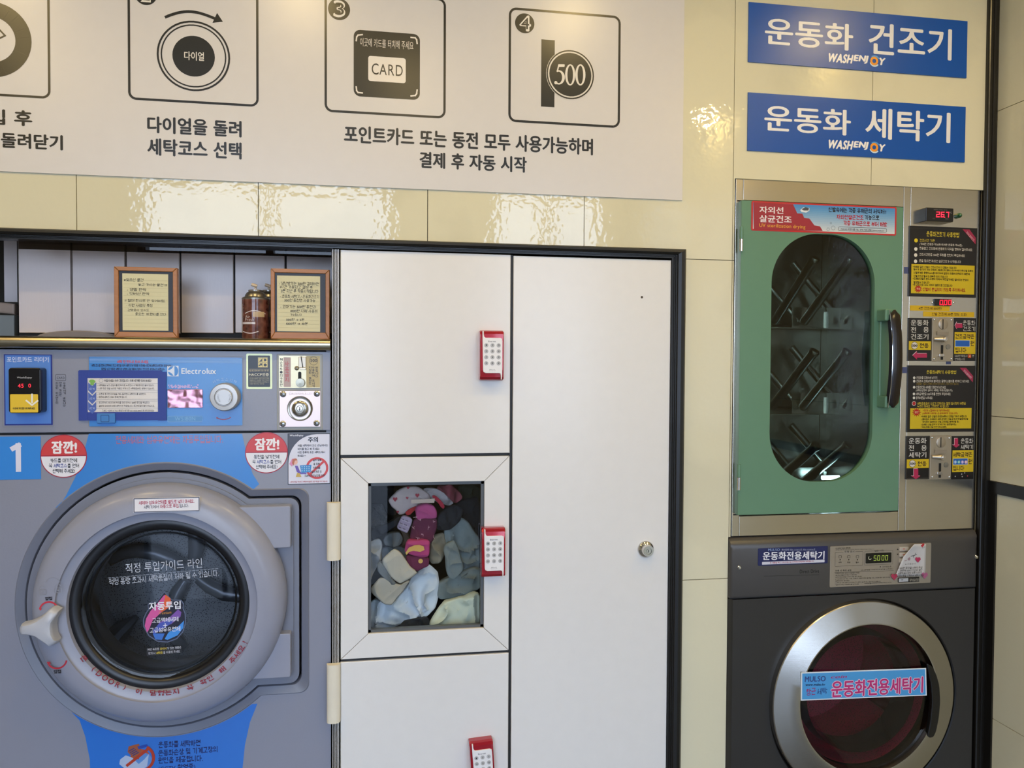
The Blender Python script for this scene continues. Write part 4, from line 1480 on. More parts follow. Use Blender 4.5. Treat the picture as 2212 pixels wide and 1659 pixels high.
# ------------------------------------------------------------------ recess above the washing machine
YV = 0.150
zb0, zb1 = P(360, 722, YV)[1], P(360, 500, YV)[1] + .06
rec = tag(box('wall_recess', P(36, 640, YV)[0], WX1 + .03, YV + .012, YV + .03, zr1 - .2, zb1 + .1, BLACK2), 'white plank cladding at the back of the recess over the washing machine', kind='structure')
PLK = mat('#e8dcd8', 0.32, kind='plank')
gaps = [38, 154.5, 271.5, 389.5, 506, 617, 735]
for a, b in zip(gaps[:-1], gaps[1:]):
    x0, x1 = P(a + 2.3, 640, YV)[0], P(b - 2.3, 640, YV)[0]
    box('plank', x0, x1, YV, YV + .012, P((a + b) / 2, 719, YV)[1], zb1 + .1, PLK, rec, .001)
vy = .03
x0, x1 = P(40, 545, vy)[0], P(716, 545, vy)[0]
va = tag(box('acrylic_strip', x0, x1, vy, vy + .003, P(380, 547, vy)[1], zt1 - .002, glass('smoked_acrylic', '#8d8580', 1.45)), 'clear smoky acrylic strip hanging along the top of the recess', 'strip')
# the recess beyond the end plank: deeper plank, duct and a grey casing
YE = .24
ex = tag(box('end_plank', P(9, 600, YE)[0], P(37, 600, YE)[0], YE, YE + .015, P(20, 652, YE)[1], P(20, 470, YE)[1], PLK), 'narrow white plank standing deep in the recess at the left edge', 'plank')
dz0, dz1 = P(10, 680, .20)[1], P(10, 651, .20)[1]
du = tag(prism('duct', [(P(-60, 665, .20)[0], dz0 + .01), (P(37, 665, .20)[0], dz0), (P(37, 665, .20)[0], dz1 - .006), (P(-60, 665, .20)[0], dz1 + .004)], .185, .22, mat('#a08f84', .5), None, .004), 'beige flat duct at the left edge behind the machine', 'duct')
ca = tag(box('rear_casing', P(-60, 700, .18)[0], P(37, 700, .18)[0], .165, .20, P(10, 735, .18)[1], P(10, 681, .18)[1], mat('#7d8486', .5), None, .003), 'grey casing below the duct behind the machine', 'casing')
x, z = P(172, 729, .12)
kd = PS(172, 720, .12)
dl = tag(prism('round_cover', [(x + 78 * kd * math.cos(math.radians(g)), zr1 + .0005 + 15 * kd * math.sin(math.radians(g))) for g in range(0, 181, 6)], .10, .14, mat('#76706f', .4), None, .002), 'low grey domed cover poking up behind the metal rail', 'cover')

# ------------------------------------------------------------------ two picture frames on the rail
WOOD = mat('#b57a46', 0.4, kind='wood')


def picture(box_px, mat_px, note_px, lines, lab, y=.02, th=.014):
    ox0, ox1, oz0, oz1 = PR(*box_px, y)
    oz0 = zr1
    ix0, ix1, iz0, iz1 = PR(*mat_px, y)
    t = thing('picture_frame', lab, 'picture frame', ((ox0 + ox1) / 2, y + th / 2, zr1), 'framed notes on the rail')
    Oq = [(ox0, oz0), (ox1, oz0), (ox1, oz1), (ox0, oz1)]
    Iq = [(ix0, iz0), (ix1, iz0), (ix1, iz1), (ix0, iz1)]
    for k in range(4):
        j = (k + 1) % 4
        prism('frame_rail', inset([Oq[k], Oq[j], Iq[j], Iq[k]], .0002), y, y + th, WOOD, t, .0012)
    box('backing_card', ix0, ix1, y + .004, y + th, iz0, iz1, mat('#1d1714', .4), t)
    nt = pbox('note', note_px, y + .0034, .0005, mat('#d3cca2', .5), t)
    q = Print(y + .0034, 'handwriting', nt, .5)
    cx0, cx1 = note_px[0], note_px[2]
    for k in range(13):
        yy = note_px[1] + 14 + (note_px[3] - note_px[1] - 22) * k / 12
        q.rect(cx0 + 2, yy, cx1 - 2, yy + .4, '#b9b28c', 1)
    for tx, a, b, c, d in lines:
        q.text(tx, a, b, c, d, '#1c1812', 3, 's', .085, 0, .12)
    q.done()
    return t


Z = lambda x, y: (230 + x / 9.76, 570 + y / 9.76)
L1 = []
for tx, a, b, c, d in (('※잊으신 물건', 365, 305, 775, 372), ('놓고 가시는 물건 !!!', 665, 412, 1275, 470), ('- 양말 한짝', 430, 512, 840, 575), ('- 덧버선 한짝', 430, 600, 905, 658), ('!! 절대 판쇠로 안 잊어버림.', 385, 748, 1240, 805), ('· 이런 사람의 특징', 425, 845, 970, 908), ('건망증이 있어도', 445, 948, 900, 1000), ('중요한 게 뭔지를 안다', 600, 1030, 1260, 1090)):
    L1.append((tx,) + Z(a, b) + Z(c, d))
picture((246, 577, 383, 725), (256, 586, 373, 717), (264.5, 591.5, 363.5, 714), L1, 'wooden picture frame with a handwritten yellow note, standing left of the spray cans')
Z2 = lambda x, y: (500 + x / 7.54, 560 + y / 7.54)
L2 = []
for tx, a, b, c, d in (('- 냉난방기는 500원 결제하면', 775, 368, 1420, 425), ('1시간 가동되고 결제 후', 790, 430, 1320, 480), ('3분 지난 후 작동시작됩니다', 805, 490, 1415, 550), ('- 운동화 세탁기 / 운동화건조기', 790, 580, 1420, 632), ('500원 동전만 사용가능', 860, 645, 1365, 695), ('- 안마기는 500원 동전과', 795, 745, 1375, 800), ('1000원 지폐 사용이', 960, 818, 1395, 868), ('가능합니다', 955, 885, 1145, 925), ('500원 → 5분', 890, 960, 1185, 1005), ('1000원 → 10분', 890, 1025, 1240, 1070)):
    L2.append((tx,) + Z2(a, b) + Z2(c, d))
picture((584.5, 581, 712, 728), (593.5, 590, 703, 718), (598.5, 596, 691.5, 716), L2, 'wooden picture frame with a handwritten yellow note, between spray can and ribbed post')

# ------------------------------------------------------------------ air freshener cans


def upright(name, cx, cy, prof, m, parent, seg=40):
    v, f = [], []
    n = len(prof)
    for k in range(seg):
        a = 2 * math.pi * k / seg
        v += [(cx + r * math.cos(a), cy + r * math.sin(a), z) for r, z in prof]
    for k in range(seg):
        k2 = (k + 1) % seg
        f += [[k * n + i, k2 * n + i, k2 * n + i + 1, k * n + i + 1] for i in range(n - 1)]
    return mesh(name, v, f, m, parent, True)


def can(cx, cy, lab):
    t = thing('air_freshener_can', lab, 'spray can', (cx, cy, zr1), 'air freshener cans')
    k = PS(552, 680, cy)
    r = 28.5 * k
    h = lambda py: P(552, py, cy)[1]
    upright('body', cx, cy, [(0, zr1), (r * .94, zr1), (r * .94, zr1 + .002), (r, zr1 + .006), (r, h(651)), (r * .99, h(648))], mat('#3a1614', .16, kind='beans', coat=.5), t)
    upright('shoulder', cx, cy, [(r * .99, h(649)), (r * 1.0, h(645)), (r * .93, h(643)), (r * .80, h(642)), (r * .74, h(637)), (r * .62, h(632)), (r * .50, h(630.5))], mat('#8a857c', .3, .8), t)
    upright('valve_cup', cx, cy, [(r * .50, h(631)), (r * .53, h(629)), (r * .52, h(627)), (r * .46, h(626.5)), (r * .40, h(628.5)), (0, h(628.5))], mat('#a39d94', .25, .8), t)
    upright('valve_stem', cx, cy, [(.0025, h(629)), (.0025, h(620)), (.002, h(619)), (0, h(619))], mat('#d8c8b4', .4), t, 12)
    tube('nozzle', [(cx + .004, cy - .003, h(618.5)), (cx - .008, cy - .004, h(615))], .0036, mat('#cdb89c', .4), t, 10)
    # printed bands wrapped on the body
    def wrap(name, px, py0, py1, col, l=1, wav=0):
        v, f = [], []
        n = 14
        for i in range(n + 1):
            x = px[0] + (px[1] - px[0]) * i / n
            s = max(-.999, min(.999, (x - 552) * k / r))
            a = math.asin(s)
            rr = r + .00025 * l
            dz = wav * math.sin(math.pi * i / n)
            for py in (py0, py1):
                v.append((cx + rr * math.sin(a), cy - rr * math.cos(a), h(py - dz)))
        f = [[2 * i, 2 * i + 2, 2 * i + 3, 2 * i + 1] for i in range(n)]
        return mesh(name, v, f, mat(col, .3), t)
    wrap('label_stripe', (525, 556), 697, 701.5, '#c9bfc0')
    wrap('label_curve', (534, 575), 678, 679.6, '#cfc4c2', 1, 6)
    wrap('label_curve', (529, 562), 716, 717.8, '#cfc4c2', 1, -4)
    wrap('side_strip', (525.2, 528.6), 658, 720, '#b8b0b2', 2)
    wrap('kraft_tag', (551, 573), 675, 686, '#b59a72', 2)
    # lettering bent round the body
    for tx, px, py0, py1 in (('Air', (535, 545), 683, 688.5), ('Fresh', (535, 553), 689, 695)):
        pl = layout(tx, 'f', 0)
        xs = [a for q in pl for a, b in q]
        ys = [b for q in pl for a, b in q]
        v, f = [], []
        for q in pl:
            n0 = len(v)
            for a, b in q:
                x = px[0] + (px[1] - px[0]) * (a - min(xs)) / (max(xs) - min(xs))
                g = math.asin((x - 552) * k / r)
                v.append((cx + (r + .0006) * math.sin(g), cy - (r + .0006) * math.cos(g), h(py1 + (py0 - py1) * (b - min(ys)) / (max(ys) - min(ys)))))
            f.append(list(range(n0, len(v))))
        mesh('lettering', v, f, mat('#cdbcb8', .4), t)


can(P(552, 680, .045)[0], .045, 'brown air freshener spray can with a bare nozzle, in front beside the picture frame')
can(P(581, 680, .095)[0], .095, 'brown spray can half hidden behind the picture frame beside the post')

# ------------------------------------------------------------------ laundry behind the locker window


def smooth_loop(pts, it=2, k=.16):
    for _ in range(it):
        o = []
        for i in range(len(pts)):
            a, b = Vector(pts[i]), Vector(pts[(i + 1) % len(pts)])
            o += [tuple(a * (1 - k) + b * k), tuple(a * k + b * (1 - k))]
        pts = o
    return pts


def cloth(name, px, y, t, col, label, cat='clothes', seed=0, kind='cloth', fold=1.0, parent=None, ang=0.6, thick=.022, rough=.85):
    lp = smooth_loop([P(a, b, y) for a, b in px], 3)
    lp = [(x + .0035 * noise.noise((x * 45, z * 45, seed)), z + .0035 * noise.noise((x * 45, z * 45, seed + 9))) for x, z in lp]
    n = len(lp)
    cx, cz = sum(p[0] for p in lp) / n, sum(p[1] for p in lp) / n
    K = 28
    v, f = [], []
    ca_, sa = math.cos(ang), math.sin(ang)
    for k in range(K):
        s = 1 - k / K
        for x, z in lp:
            X, Zz = cx + (x - cx) * s, cz + (z - cz) * s
            w = (1 - s ** 8)
            u = X * ca_ + Zz * sa
            wv = 5 * noise.noise((X * 13, Zz * 13, seed + 5))
            wv2 = 4 * noise.noise((X * 10, Zz * 10, seed + 15))
            r1 = 1 - abs(math.sin(u * 70 + wv))                  # sharp ridges along the folds
            r2 = 1 - abs(math.sin((X * sa - Zz * ca_) * 48 + wv2))
            d = 1.0 * r1 ** 1.6 + .5 * r2 ** 2.2 + .25 * noise.noise((X * 60, Zz * 60, seed)) - .35
            v.append((X, y - t * .55 * math.sqrt(max(0, 1 - s ** 8)) - fold * .0110 * w * d, Zz))
    v.append((cx, y - t * .55 - fold * .002, cz))
    for k in range(K - 1):
        f += [[k * n + i, k * n + (i + 1) % n, (k + 1) * n + (i + 1) % n, (k + 1) * n + i] for i in range(n)]
    f += [[(K - 1) * n + i, (K - 1) * n + (i + 1) % n, K * n] for i in range(n)]
    b0 = len(v)
    v += [(cx + (x - cx) * .9, y + thick, cz + (z - cz) * .9) for x, z in lp]
    f += [[(i + 1) % n, i, b0 + i, b0 + (i + 1) % n] for i in range(n)] + [list(range(b0, b0 + n))]
    o = mesh(name, v, f, mat(col, rough, kind=kind), parent, True)
    if parent is None:
        tag(o, label, cat)
    elif label:
        o['label'] = label
    return o


cloth('white_shirt', [(797, 1294), (850, 1300), (897, 1236), (927, 1217), (949, 1240), (947, 1305), (915, 1341), (874, 1347), (838, 1358), (797, 1356)], .088, .014, '#dadfee', 'crumpled white shirt filling the lower left of the locker window', 'shirt', 1, fold=1.5)
cloth('cream_cloth', [(919, 1358), (953, 1303), (1000, 1285), (1038, 1276), (1038, 1358)], .062, .018, '#d9ddcf', 'cream cloth at the lower right of the locker window', 'cloth', 2, fold=1.3, ang=-.6)
cloth('dark_sock', [(858, 1358), (874, 1341), (927, 1332), (928, 1350), (920, 1358)], .070, .006, '#23252f', 'small black cloth between white shirt and cream cloth at the bottom', 'cloth', 3)
cloth('grey_towel', [(945, 1258), (980, 1240), (1038, 1218), (1038, 1274), (985, 1290), (946, 1296)], .085, .014, '#7c8488', 'grey towel bunched above the cream cloth', 'towel', 4, fold=1.6)
cloth('grey_sweatshirt', [(955, 1140), (1000, 1112), (1038, 1165), (1038, 1232), (1002, 1236), (962, 1205)], .100, .014, '#828b92', 'large grey sweatshirt at the right behind the rolled sleeve', 'sweatshirt', 5, fold=1.4, ang=1.2)
cloth('grey_sleeve', [(958, 1176), (984, 1166), (1003, 1230), (982, 1252), (966, 1250)], .070, .014, '#7a8389', 'rolled grey sleeve hanging in front of the sweatshirt', 'sleeve', 6, fold=.6, ang=1.4)
cloth('olive_cloth', [(925, 1163), (960, 1146), (964, 1190), (952, 1216), (928, 1218)], .095, .012, '#8a8174', 'olive brown cloth folded right of the pink socks', 'cloth', 7, fold=1.6, ang=.1)
cloth('navy_shirt', [(942, 1122), (955, 1101), (985, 1088), (1004, 1104), (988, 1132), (970, 1146), (944, 1144)], .085, .014, '#1d212e', 'dark navy shirt right of the pink sock', 'shirt', 8, fold=.6)
cloth('navy_trousers', [(983, 1084), (1038, 1070), (1038, 1176), (1000, 1162), (1005, 1140), (997, 1114)], .128, .012, '#181c28', 'dark navy trousers in the upper right corner of the window', 'trousers', 9, fold=.6, ang=1.3)
cloth('dark_green_coat', [(985, 1047), (1040, 1046), (1040, 1100), (1000, 1096)], .150, .012, '#1a231d', 'very dark green cloth in the top right corner', 'cloth', 10, fold=.5)
hp = cloth('heart_print_pyjamas', [(836, 1080), (866, 1052), (902, 1050), (928, 1066), (930, 1078), (900, 1093), (874, 1109), (861, 1112), (850, 1100)], .110, .016, '#d6bfc0', 'pale pink cloth with red hearts at the top of the pile', 'pyjamas', 11, fold=.5)
q = Print(.0905, 'heart_print', hp, .8)
for cx, cy, s in ((853.5, 1079, 5), (901.5, 1070.5, 4.5), (879.5, 1076, 3), (881.5, 1054, 3), (859, 1106, 3)):
    q.poly([(cx, cy + s), (cx - s, cy - s * .2), (cx - s * .8, cy - s * .9), (cx - s * .3, cy - s), (cx, cy - s * .5), (cx + s * .3, cy - s), (cx + s * .8, cy - s * .9), (cx + s, cy - s * .2)], '#a83a4c', 1)
q.done()
cloth('lace_blouse', [(912, 1056), (940, 1051), (962, 1068), (982, 1088), (972, 1094), (952, 1086), (930, 1077)], .120, .012, '#c2b4ba', 'off-white lace blouse beside the heart-print cloth', 'blouse', 12, fold=1.3)
cloth('rose_scarf', [(940, 1050), (972, 1046), (992, 1060), (999, 1078), (986, 1088), (966, 1074)], .130, .014, '#9a4a58', 'dusty rose ruffled scarf at the top of the pile', 'scarf', 13, fold=1.6)
cloth('red_strap', [(932, 1071), (941, 1069), (961, 1091), (960, 1099), (951, 1094)], .100, .003, '#c8344a', 'short red strap right of the paper strip', 'strap', 14, fold=.2, thick=.004)
cloth('red_ribbon', [(874, 1110), (882, 1101), (898, 1092), (901, 1097), (888, 1111), (880, 1115)], .092, .003, '#c03038', 'red ribbon left of the pink sock cuff', 'ribbon', 15, fold=.2, thick=.004)
ps = tag(prism('paper_strip', [P(888, 1079.5, .083), P(888.5, 1087.5, .083), P(938, 1086, .083), P(939.5, 1077, .083)], .083, .0845, mat('#e0c3b4', .6)), 'short peach paper strip lying across the heart-print cloth', 'paper')
cloth('fluffy_scarf', [(800, 1090), (826, 1090), (838, 1114), (834, 1132), (802, 1144)], .105, .014, '#45454c', 'black fluffy scarf at the upper left of the window', 'scarf', 16, 'fleece', 1.0)
cloth('black_jacket', [(798, 1052), (860, 1050), (846, 1085), (858, 1112), (840, 1112), (826, 1088), (798, 1086)], .150, .012, '#141318', 'black jacket in the top left corner', 'jacket', 17, fold=.5)
cloth('denim_piece', [(800, 1146), (840, 1128), (864, 1113), (870, 1122), (850, 1140), (820, 1156), (800, 1172)], .098, .010, '#161a28', 'dark denim piece under the fluffy scarf', 'jeans', 18, fold=.6)
cloth('grey_sock_ball', [(826, 1166), (842, 1147), (862, 1150), (872, 1162), (866, 1176), (846, 1184), (831, 1178)], .090, .016, '#62666f', 'rolled grey sock left of the patterned sock', 'sock', 19)
cloth('brown_cloth', [(862, 1142), (882, 1148), (890, 1170), (880, 1186), (866, 1182), (872, 1164)], .110, .010, '#5d4c46', 'brown cloth between the grey sock and the patterned sock', 'cloth', 20)
cloth('pale_blouse', [(797, 1166), (824, 1164), (826, 1186), (822, 1212), (812, 1228), (797, 1262)], .100, .014, '#c3c4d0', 'pale lilac blouse at the left edge of the window', 'blouse', 21, fold=1.4)
cloth('grey_vest', [(822, 1186), (852, 1176), (890, 1190), (885, 1212), (858, 1200), (826, 1214)], .112, .010, '#868a94', 'grey vest behind the beige socks', 'vest', 22)
b1 = cloth('beige_sock', [(820, 1213), (854, 1180), (901, 1238), (893, 1246), (858, 1263)], .045, .010, '#c2b9b2', 'beige sock with grey sole, upper of the beige pair', 'sock', 23, fold=.4)
cloth('sole', [(810, 1221), (821, 1211), (858, 1262), (842, 1268)], .048, .010, '#72757c', None, seed=24, fold=.4, parent=b1)
b2 = cloth('beige_sock', [(797, 1274), (824, 1244), (860, 1262), (890, 1252), (862, 1288), (845, 1308), (830, 1306)], .046, .008, '#b8afa8', 'beige sock lying on the white shirt, lower of the pair', 'sock', 25, fold=.4)
s1 = thing('patterned_sock', 'plum sock with pale motifs and a pink cuff, upper of two', 'sock', (*P(915, 1172, .07)[:1], .07, P(915, 1172, .07)[1]), 'patterned pink and plum socks')
cloth('cuff', [(898, 1094), (916, 1088), (938, 1090), (945, 1104), (945, 1122), (922, 1120), (898, 1122)], .072, .012, '#b84f8c', None, seed=26, fold=.4, parent=s1)
s1b = cloth('foot', [(894, 1120), (920, 1116), (945, 1120), (944, 1142), (934, 1172), (910, 1174), (885, 1168), (888, 1142)], .075, .014, '#5e2244', None, seed=27, fold=.4, parent=s1)
q = Print(.0535, 'motif', s1b, .8)
random.seed(5)
for cx, cy in ((908, 1125), (936, 1128), (897, 1117), (892, 1140), (914, 1154), (902, 1162), (925, 1140), (936, 1160)):
    for k in range(3):
        a = random.random() * 6.3
        q.line([(cx, cy), (cx + 4 * math.cos(a), cy + 4 * math.sin(a))], .8, '#c79aae', 1)
q.done()
s2 = thing('patterned_sock', 'plum sock with pink cuff and yellow patch, lower of two', 'sock', (*P(900, 1232, .05)[:1], .05, P(900, 1232, .05)[1]), 'patterned pink and plum socks')
s2c = cloth('cuff', [(872, 1192), (880, 1168), (905, 1164), (930, 1168), (928, 1203), (900, 1204)], .050, .012, '#b83f80', None, seed=28, fold=.3, parent=s2)
q = Print(.0335, 'patch', s2c, .8)
q.poly([(876, 1194), (883, 1183), (895, 1178), (905, 1177), (915, 1180), (917, 1188), (908, 1192), (893, 1190), (884, 1192), (878, 1199)], '#d4a862', 1)
q.done()
s2f = cloth('foot', [(876, 1200), (905, 1199), (928, 1203), (925, 1224), (898, 1233), (884, 1222)], .052, .012, '#6a2048', None, seed=29, fold=.3, parent=s2)
q = Print(.0355, 'patch', s2f, .8)
q.disc(908.5, 1212, 5, '#d4a862', 1, 10)
q.done()
fc = cloth('face_print_sock', [(869, 1112), (891, 1121), (889, 1130), (880, 1153), (857, 1143)], .080, .006, '#ac9cbc', 'small lilac sock with rows of printed faces', 'sock', 30, fold=.2)
q = Print(.0715, 'face_print', fc, .8)
for r in range(3):
    q.line([(866 - 3 * r, 1122 + 9 * r), (886 - 3 * r, 1130 + 9 * r)], .5, '#e0d4e4', 1)
    for c in (0, 3, 9, 12):
        q.line([(868 - 3 * r + c, 1120 + 9 * r + c * .35), (869 - 3 * r + c, 1122 + 9 * r + c * .35)], 1, '#2a2430', 1)
q.done()
# the pile behind what shows
pz = P(917, 1360, .2)[1]

# ------------------------------------------------------------------ shoe dryer
YF = 0.004
DRX0, DRX1 = P(1584.5, 800, YF)[0], P(2109.5, 800, YF)[0]
dz1_, dz0_ = P(1848, 398, YF)[1], P(1850, 1150, YF)[1]
SD = thing('shoe_dryer', 'steel coin-operated shoe dryer with a green door and oval window', 'shoe dryer', ((DRX0 + DRX1) / 2, .25, dz0_))
STE = mat('#cfc6b4', 0.20, 1.0, 'steel')
STD = mat('#b8b4aa', 0.26, 1.0, 'sheet')
xa, xb, xc = P(1600.5, 800, YF)[0], P(1945.5, 800, YF)[0], P(1960.5, 800, YF)[0]
zta, zba = P(1776, 439.5, YF)[1], P(1768, 1110, YF)[1]
box('left_post', DRX0, xa, YF, .5, dz0_, dz1_, STE, SD, .001)
box('top_strip', xa + .0004, xb, YF, .5, zta, dz1_, STE, SD, .001)
box('bottom_strip', xa + .0004, xb, YF, .5, dz0_, zba, STE, SD, .001)
box('centre_post', xb + .0004, xc, YF, .5, dz0_, dz1_, STE, SD, .001)
box('control_column', xc + .0004, DRX1, YF, .5, dz0_, dz1_, STE, SD, .001)
# chamber behind the window
cin = .33
for nm, a in (('chamber_side', (xa, xa + .004, YF + .02, cin, zba, zta)), ('chamber_side', (xb - .004, xb, YF + .02, cin, zba, zta))):
    box(nm, *a, mat('#6f6d68', .25, .9), SD)
xs_ = P(1772, 800, cin)[0]
for a in ((xa + .004, xs_ - .001), (xs_ + .001, xb - .004)):
    for c, d in ((zba, P(1770, 880, cin)[1]), (P(1770, 878, cin)[1], P(1770, 705, cin)[1]), (P(1770, 703, cin)[1], zta)):
        box('back_sheet', a[0], a[1], cin, cin + .004, c + .001, d - .001, STD, SD)
TUBE = mat('#b4b2a8', .26, 1.0)
RW = (((1673, 696, 1761, 557), (1736, 696, 1837, 558), (1830, 696, 1930, 560)), ((1668, 879, 1761, 757), (1734, 880, 1832, 757), (1827, 878, 1920, 755)), ((1676, 1040, 1765, 961), (1738, 1040, 1833, 960), (1826, 1046, 1930, 955)))
for row in RW:
    for bx_, by_, tx_, ty_ in row:
        yb_, yt_ = .24, .13
        b3, t3 = P(bx_, by_, yb_), P(tx_, ty_, yt_)
        B3, T3 = Vector((b3[0], yb_, b3[1])), Vector((t3[0], yt_, t3[1]))
        dr = (T3 - B3).normalized()
        rr = .0128
        tb_ = tube('drying_tube', [B3 - dr * .008, B3 - dr * .004, B3, T3 - dr * .012, T3 - dr * .010, T3 - dr * .004, T3, T3, T3 - dr * .012], [rr * .4, rr * .8, rr, rr, rr * 1.12, rr * 1.12, rr * 1.05, rr * .68, rr * .66], TUBE, SD, 20)
        # second tube of the pair leans the other way, further back
        p4 = P(bx_ - 118, by_ - 128, .30)
        T4 = Vector((max(p4[0], xa + .02), .30, p4[1]))
        B4 = Vector((B3.x, .27, B3.z + .004))
        d4 = (T4 - B4).normalized()
        tube('drying_tube', [B4, T4 - d4 * .01, T4, T4, T4 - d4 * .01], [.010, .010, .011, .007, .007], TUBE, SD, 14)
    by_ = row[1][1]
    x0, x1, z0, z1 = PR(1711, by_ - 31, 1869, by_ + 13, .262)
    xq = P(1784, by_, .262)[0]
    box('shelf_plate', x0, xq - .002, .262, .264, z0, z1, STD, SD)
    box('shelf_plate', xq + .002, x1, .262, .264, z0, z1, STD, SD)
    box('shelf_clip', xq - .003, xq + .003, .255, .262, z0, z1 - .012, CHROME, SD)
    box('shelf_lip', xa + .004, xb - .004, .25, .30, z0 - .003, z0, STD, SD)
box('chamber_floor', xa + .004, xb - .004, .03, cin, zba - .002, zba, STD, SD)

# germicidal lamp low in the chamber
lx_, lz_ = P(1776, 1032, .20), P(1812, 1030, .20)
ul = tube('uv_lamp', [(lx_[0], .20, lx_[1]), (lz_[0], .20, lx_[1])], .006, mat('#bfeaff', .3, emit=14.0), SD, 12)
tag(ul, 'short glowing bluish lamp tube')

# green door with stadium-shaped opening
YDD = -.012
gx0, gx1, gz0, gz1 = PR(1598, 440, 1945.5, 1107.5, YDD)
sx0, sx1, sz0, sz1 = PR(1664.5, 505.5, 1887, 1040.5, YDD)
GREEN = mat('#62896f', 0.26, spec=0.5)
win = rrect(sx0, sx1, sz0, sz1, (sx1 - sx0) * .44, 14)
bm = bmesh.new()
for y in (YDD,):
    def ring2(pts):
        vs = [bm.verts.new((x, y, z)) for x, z in pts]
        return [bm.edges.new((vs[i], vs[(i + 1) % len(vs)])) for i in range(len(vs))]
    bmesh.ops.triangle_fill(bm, edges=ring2([(gx0, gz0), (gx1, gz0), (gx1, gz1), (gx0, gz1)]) + ring2(win), use_beauty=True)
g = bmesh.ops.extrude_face_region(bm, geom=bm.faces[:])
bmesh.ops.translate(bm, vec=(0, .016, 0), verts=[e for e in g['geom'] if isinstance(e, bmesh.types.BMVert)])
bmesh.ops.recalc_face_normals(bm, faces=bm.faces[:])
me = bpy.data.meshes.new('door')
bm.to_mesh(me)
bm.free()
gd = link('door', me, GREEN, SD)
tag(gd, 'pale green door with a tall rounded window')
prism('window_glass', inset(win, -.003), YDD + .010, YDD + .0135, glass('tinted_glass', '#dfe6e0', 1.5), gd)
box('door_gap', gx0 - .004, gx1 + .004, YF - .0005, YF + .004, gz0 - .004, gz0 - .0005, BLACK2, SD)
box('door_gap', gx0 - .004, gx1 + .004, YF - .0005, YF + .004, gz1 + .0005, gz1 + .004, BLACK2, SD)
box('door_gap', gx1 + .0003, gx1 + .005, YF - .0005, YF + .004, gz0, gz1, BLACK2, SD)
for by in ((490, 543), (1003, 1058)):
    x, z0 = P(1600 if by[0] < 900 else 1594.5, by[1], YDD)[0], P(1600, by[1], YDD)[1]
    z1 = P(1600, by[0], YDD)[1]
    zm = (z0 + z1) / 2
    for a, b, m in ((z0, zm - .0005, CHROME), (zm + .0005, z1, GREEN)):
        tube('hinge', [(x, YDD - .003, a), (x, YDD - .003, b)], .0045, m, gd, 12)
# handle: two green mounts and a dark bowed bar
for cy in (681, 868):
    x0, x1, z0, z1 = PR(1907, cy - 13, 1934, cy + 13, -.035)
    prism('handle_mount', rrect(x0, x1, z0, z1, .004), -.045, YDD, GREEN, gd, .003)
x0, x1, z0, z1 = PR(1899, 690, 1928, 860, YDD - .004)
prism('handle_plate', rrect(x0, x1, z0, z1, .006), YDD - .006, YDD + .001, GREEN, gd, .003)
hx0, hx1 = P(1923.5, 775, -.055)[0], P(1945.5, 775, -.055)[0]
hz0, hz1 = P(1935, 881, -.055)[1], P(1935, 669, -.055)[1]
v, f = [], []
K = 20
for i in range(K + 1):
    s = i / K
    z = hz0 + (hz1 - hz0) * s
    w = (hx1 - hx0) / 2 * min(1, (1 - abs(2 * s - 1) ** 14) ** .5 + .08)
    y = -.048 - .014 * (1 - (2 * s - 1) ** 2)
    c_ = (hx0 + hx1) / 2
    v += [(c_ - w, y + .012, z), (c_ - w, y, z), (c_ - w * .3, y - .004, z), (c_ + w * .6, y - .003, z), (c_ + w, y, z), (c_ + w, y + .012, z)]
for i in range(K):
    f += [[i * 6 + k, i * 6 + (k + 1) % 6, (i + 1) * 6 + (k + 1) % 6, (i + 1) * 6 + k] for k in range(6)]
f += [list(range(6)), list(range(K * 6, K * 6 + 6))[::-1]]
mesh('handle_bar', v, f, mat('#1c1410', .22), gd, True)
tube('handle_edge', [(hx0 + .0005, -.048 - .014 * (1 - (2 * s / 20 - 1) ** 2), hz0 + (hz1 - hz0) * s / 20) for s in range(0, 21)], .0012, CHROME, gd, 6)

# banner on the door
YS = YDD - .0008
bn = pbox('banner_sticker', (1623, 440.5, 1936.5, 503.5), YS, .0007, mat('#c02c30', .3), gd, 0, .004)
q = Print(YS, 'banner_print', bn, .3)
x0, x1, z0, z1 = PR(1626.5, 444, 1933, 500, YS)
for k in range(14):
    c_ = '#%02x%02x%02x' % tuple(int(a + (b - a) * k / 13) for a, b in ((74, 208), (140, 214), (200, 218)))
    q.wpoly([(x0, z1 + (z0 - z1) * (k + 1) / 14), (x1, z1 + (z0 - z1) * (k + 1) / 14), (x1, z1 + (z0 - z1) * k / 14), (x0, z1 + (z0 - z1) * k / 14)], c_, 1)
q.poly([(1627.5, 437), (1713, 441.5), (1722, 461), (1733, 461.5), (1737, 471), (1748, 472), (1759, 487), (1771, 489), (1777, 499), (1628, 496)], '#9c2a38', 2)
q.text('자외선', 1640, 446.5, 1692, 461.5, '#e8e2e4', 3, 'f', .025)
q.text('살균건조', 1640, 465.5, 1710, 481, '#e8e2e4', 3, 'f', .025)
q.text('UV sterilization drying', 1640, 484.5, 1739.5, 494.5, '#e0a43c', 3, 'f', .015)
q.text('신발속에는 각종 유해균의 서식처!!', 1789, 449.5, 1914, 460.5, '#1c1c24', 3, 's', .14)
q.text('자외선살균건조', 1807, 464, 1865, 474.5, '#b82430', 3, 's', .14)
q.text('기능으로', 1867.5, 465, 1899, 475.5, '#1c1c24', 3, 's', .14)
q.text('각종 유해균으로 부터 해방', 1821.5, 478, 1916, 489, '#b82430', 3, 's', .14)
q.frame(1810.5, 491.5, 1915, 500.5, .8, '#3a3a40', 3, 3)
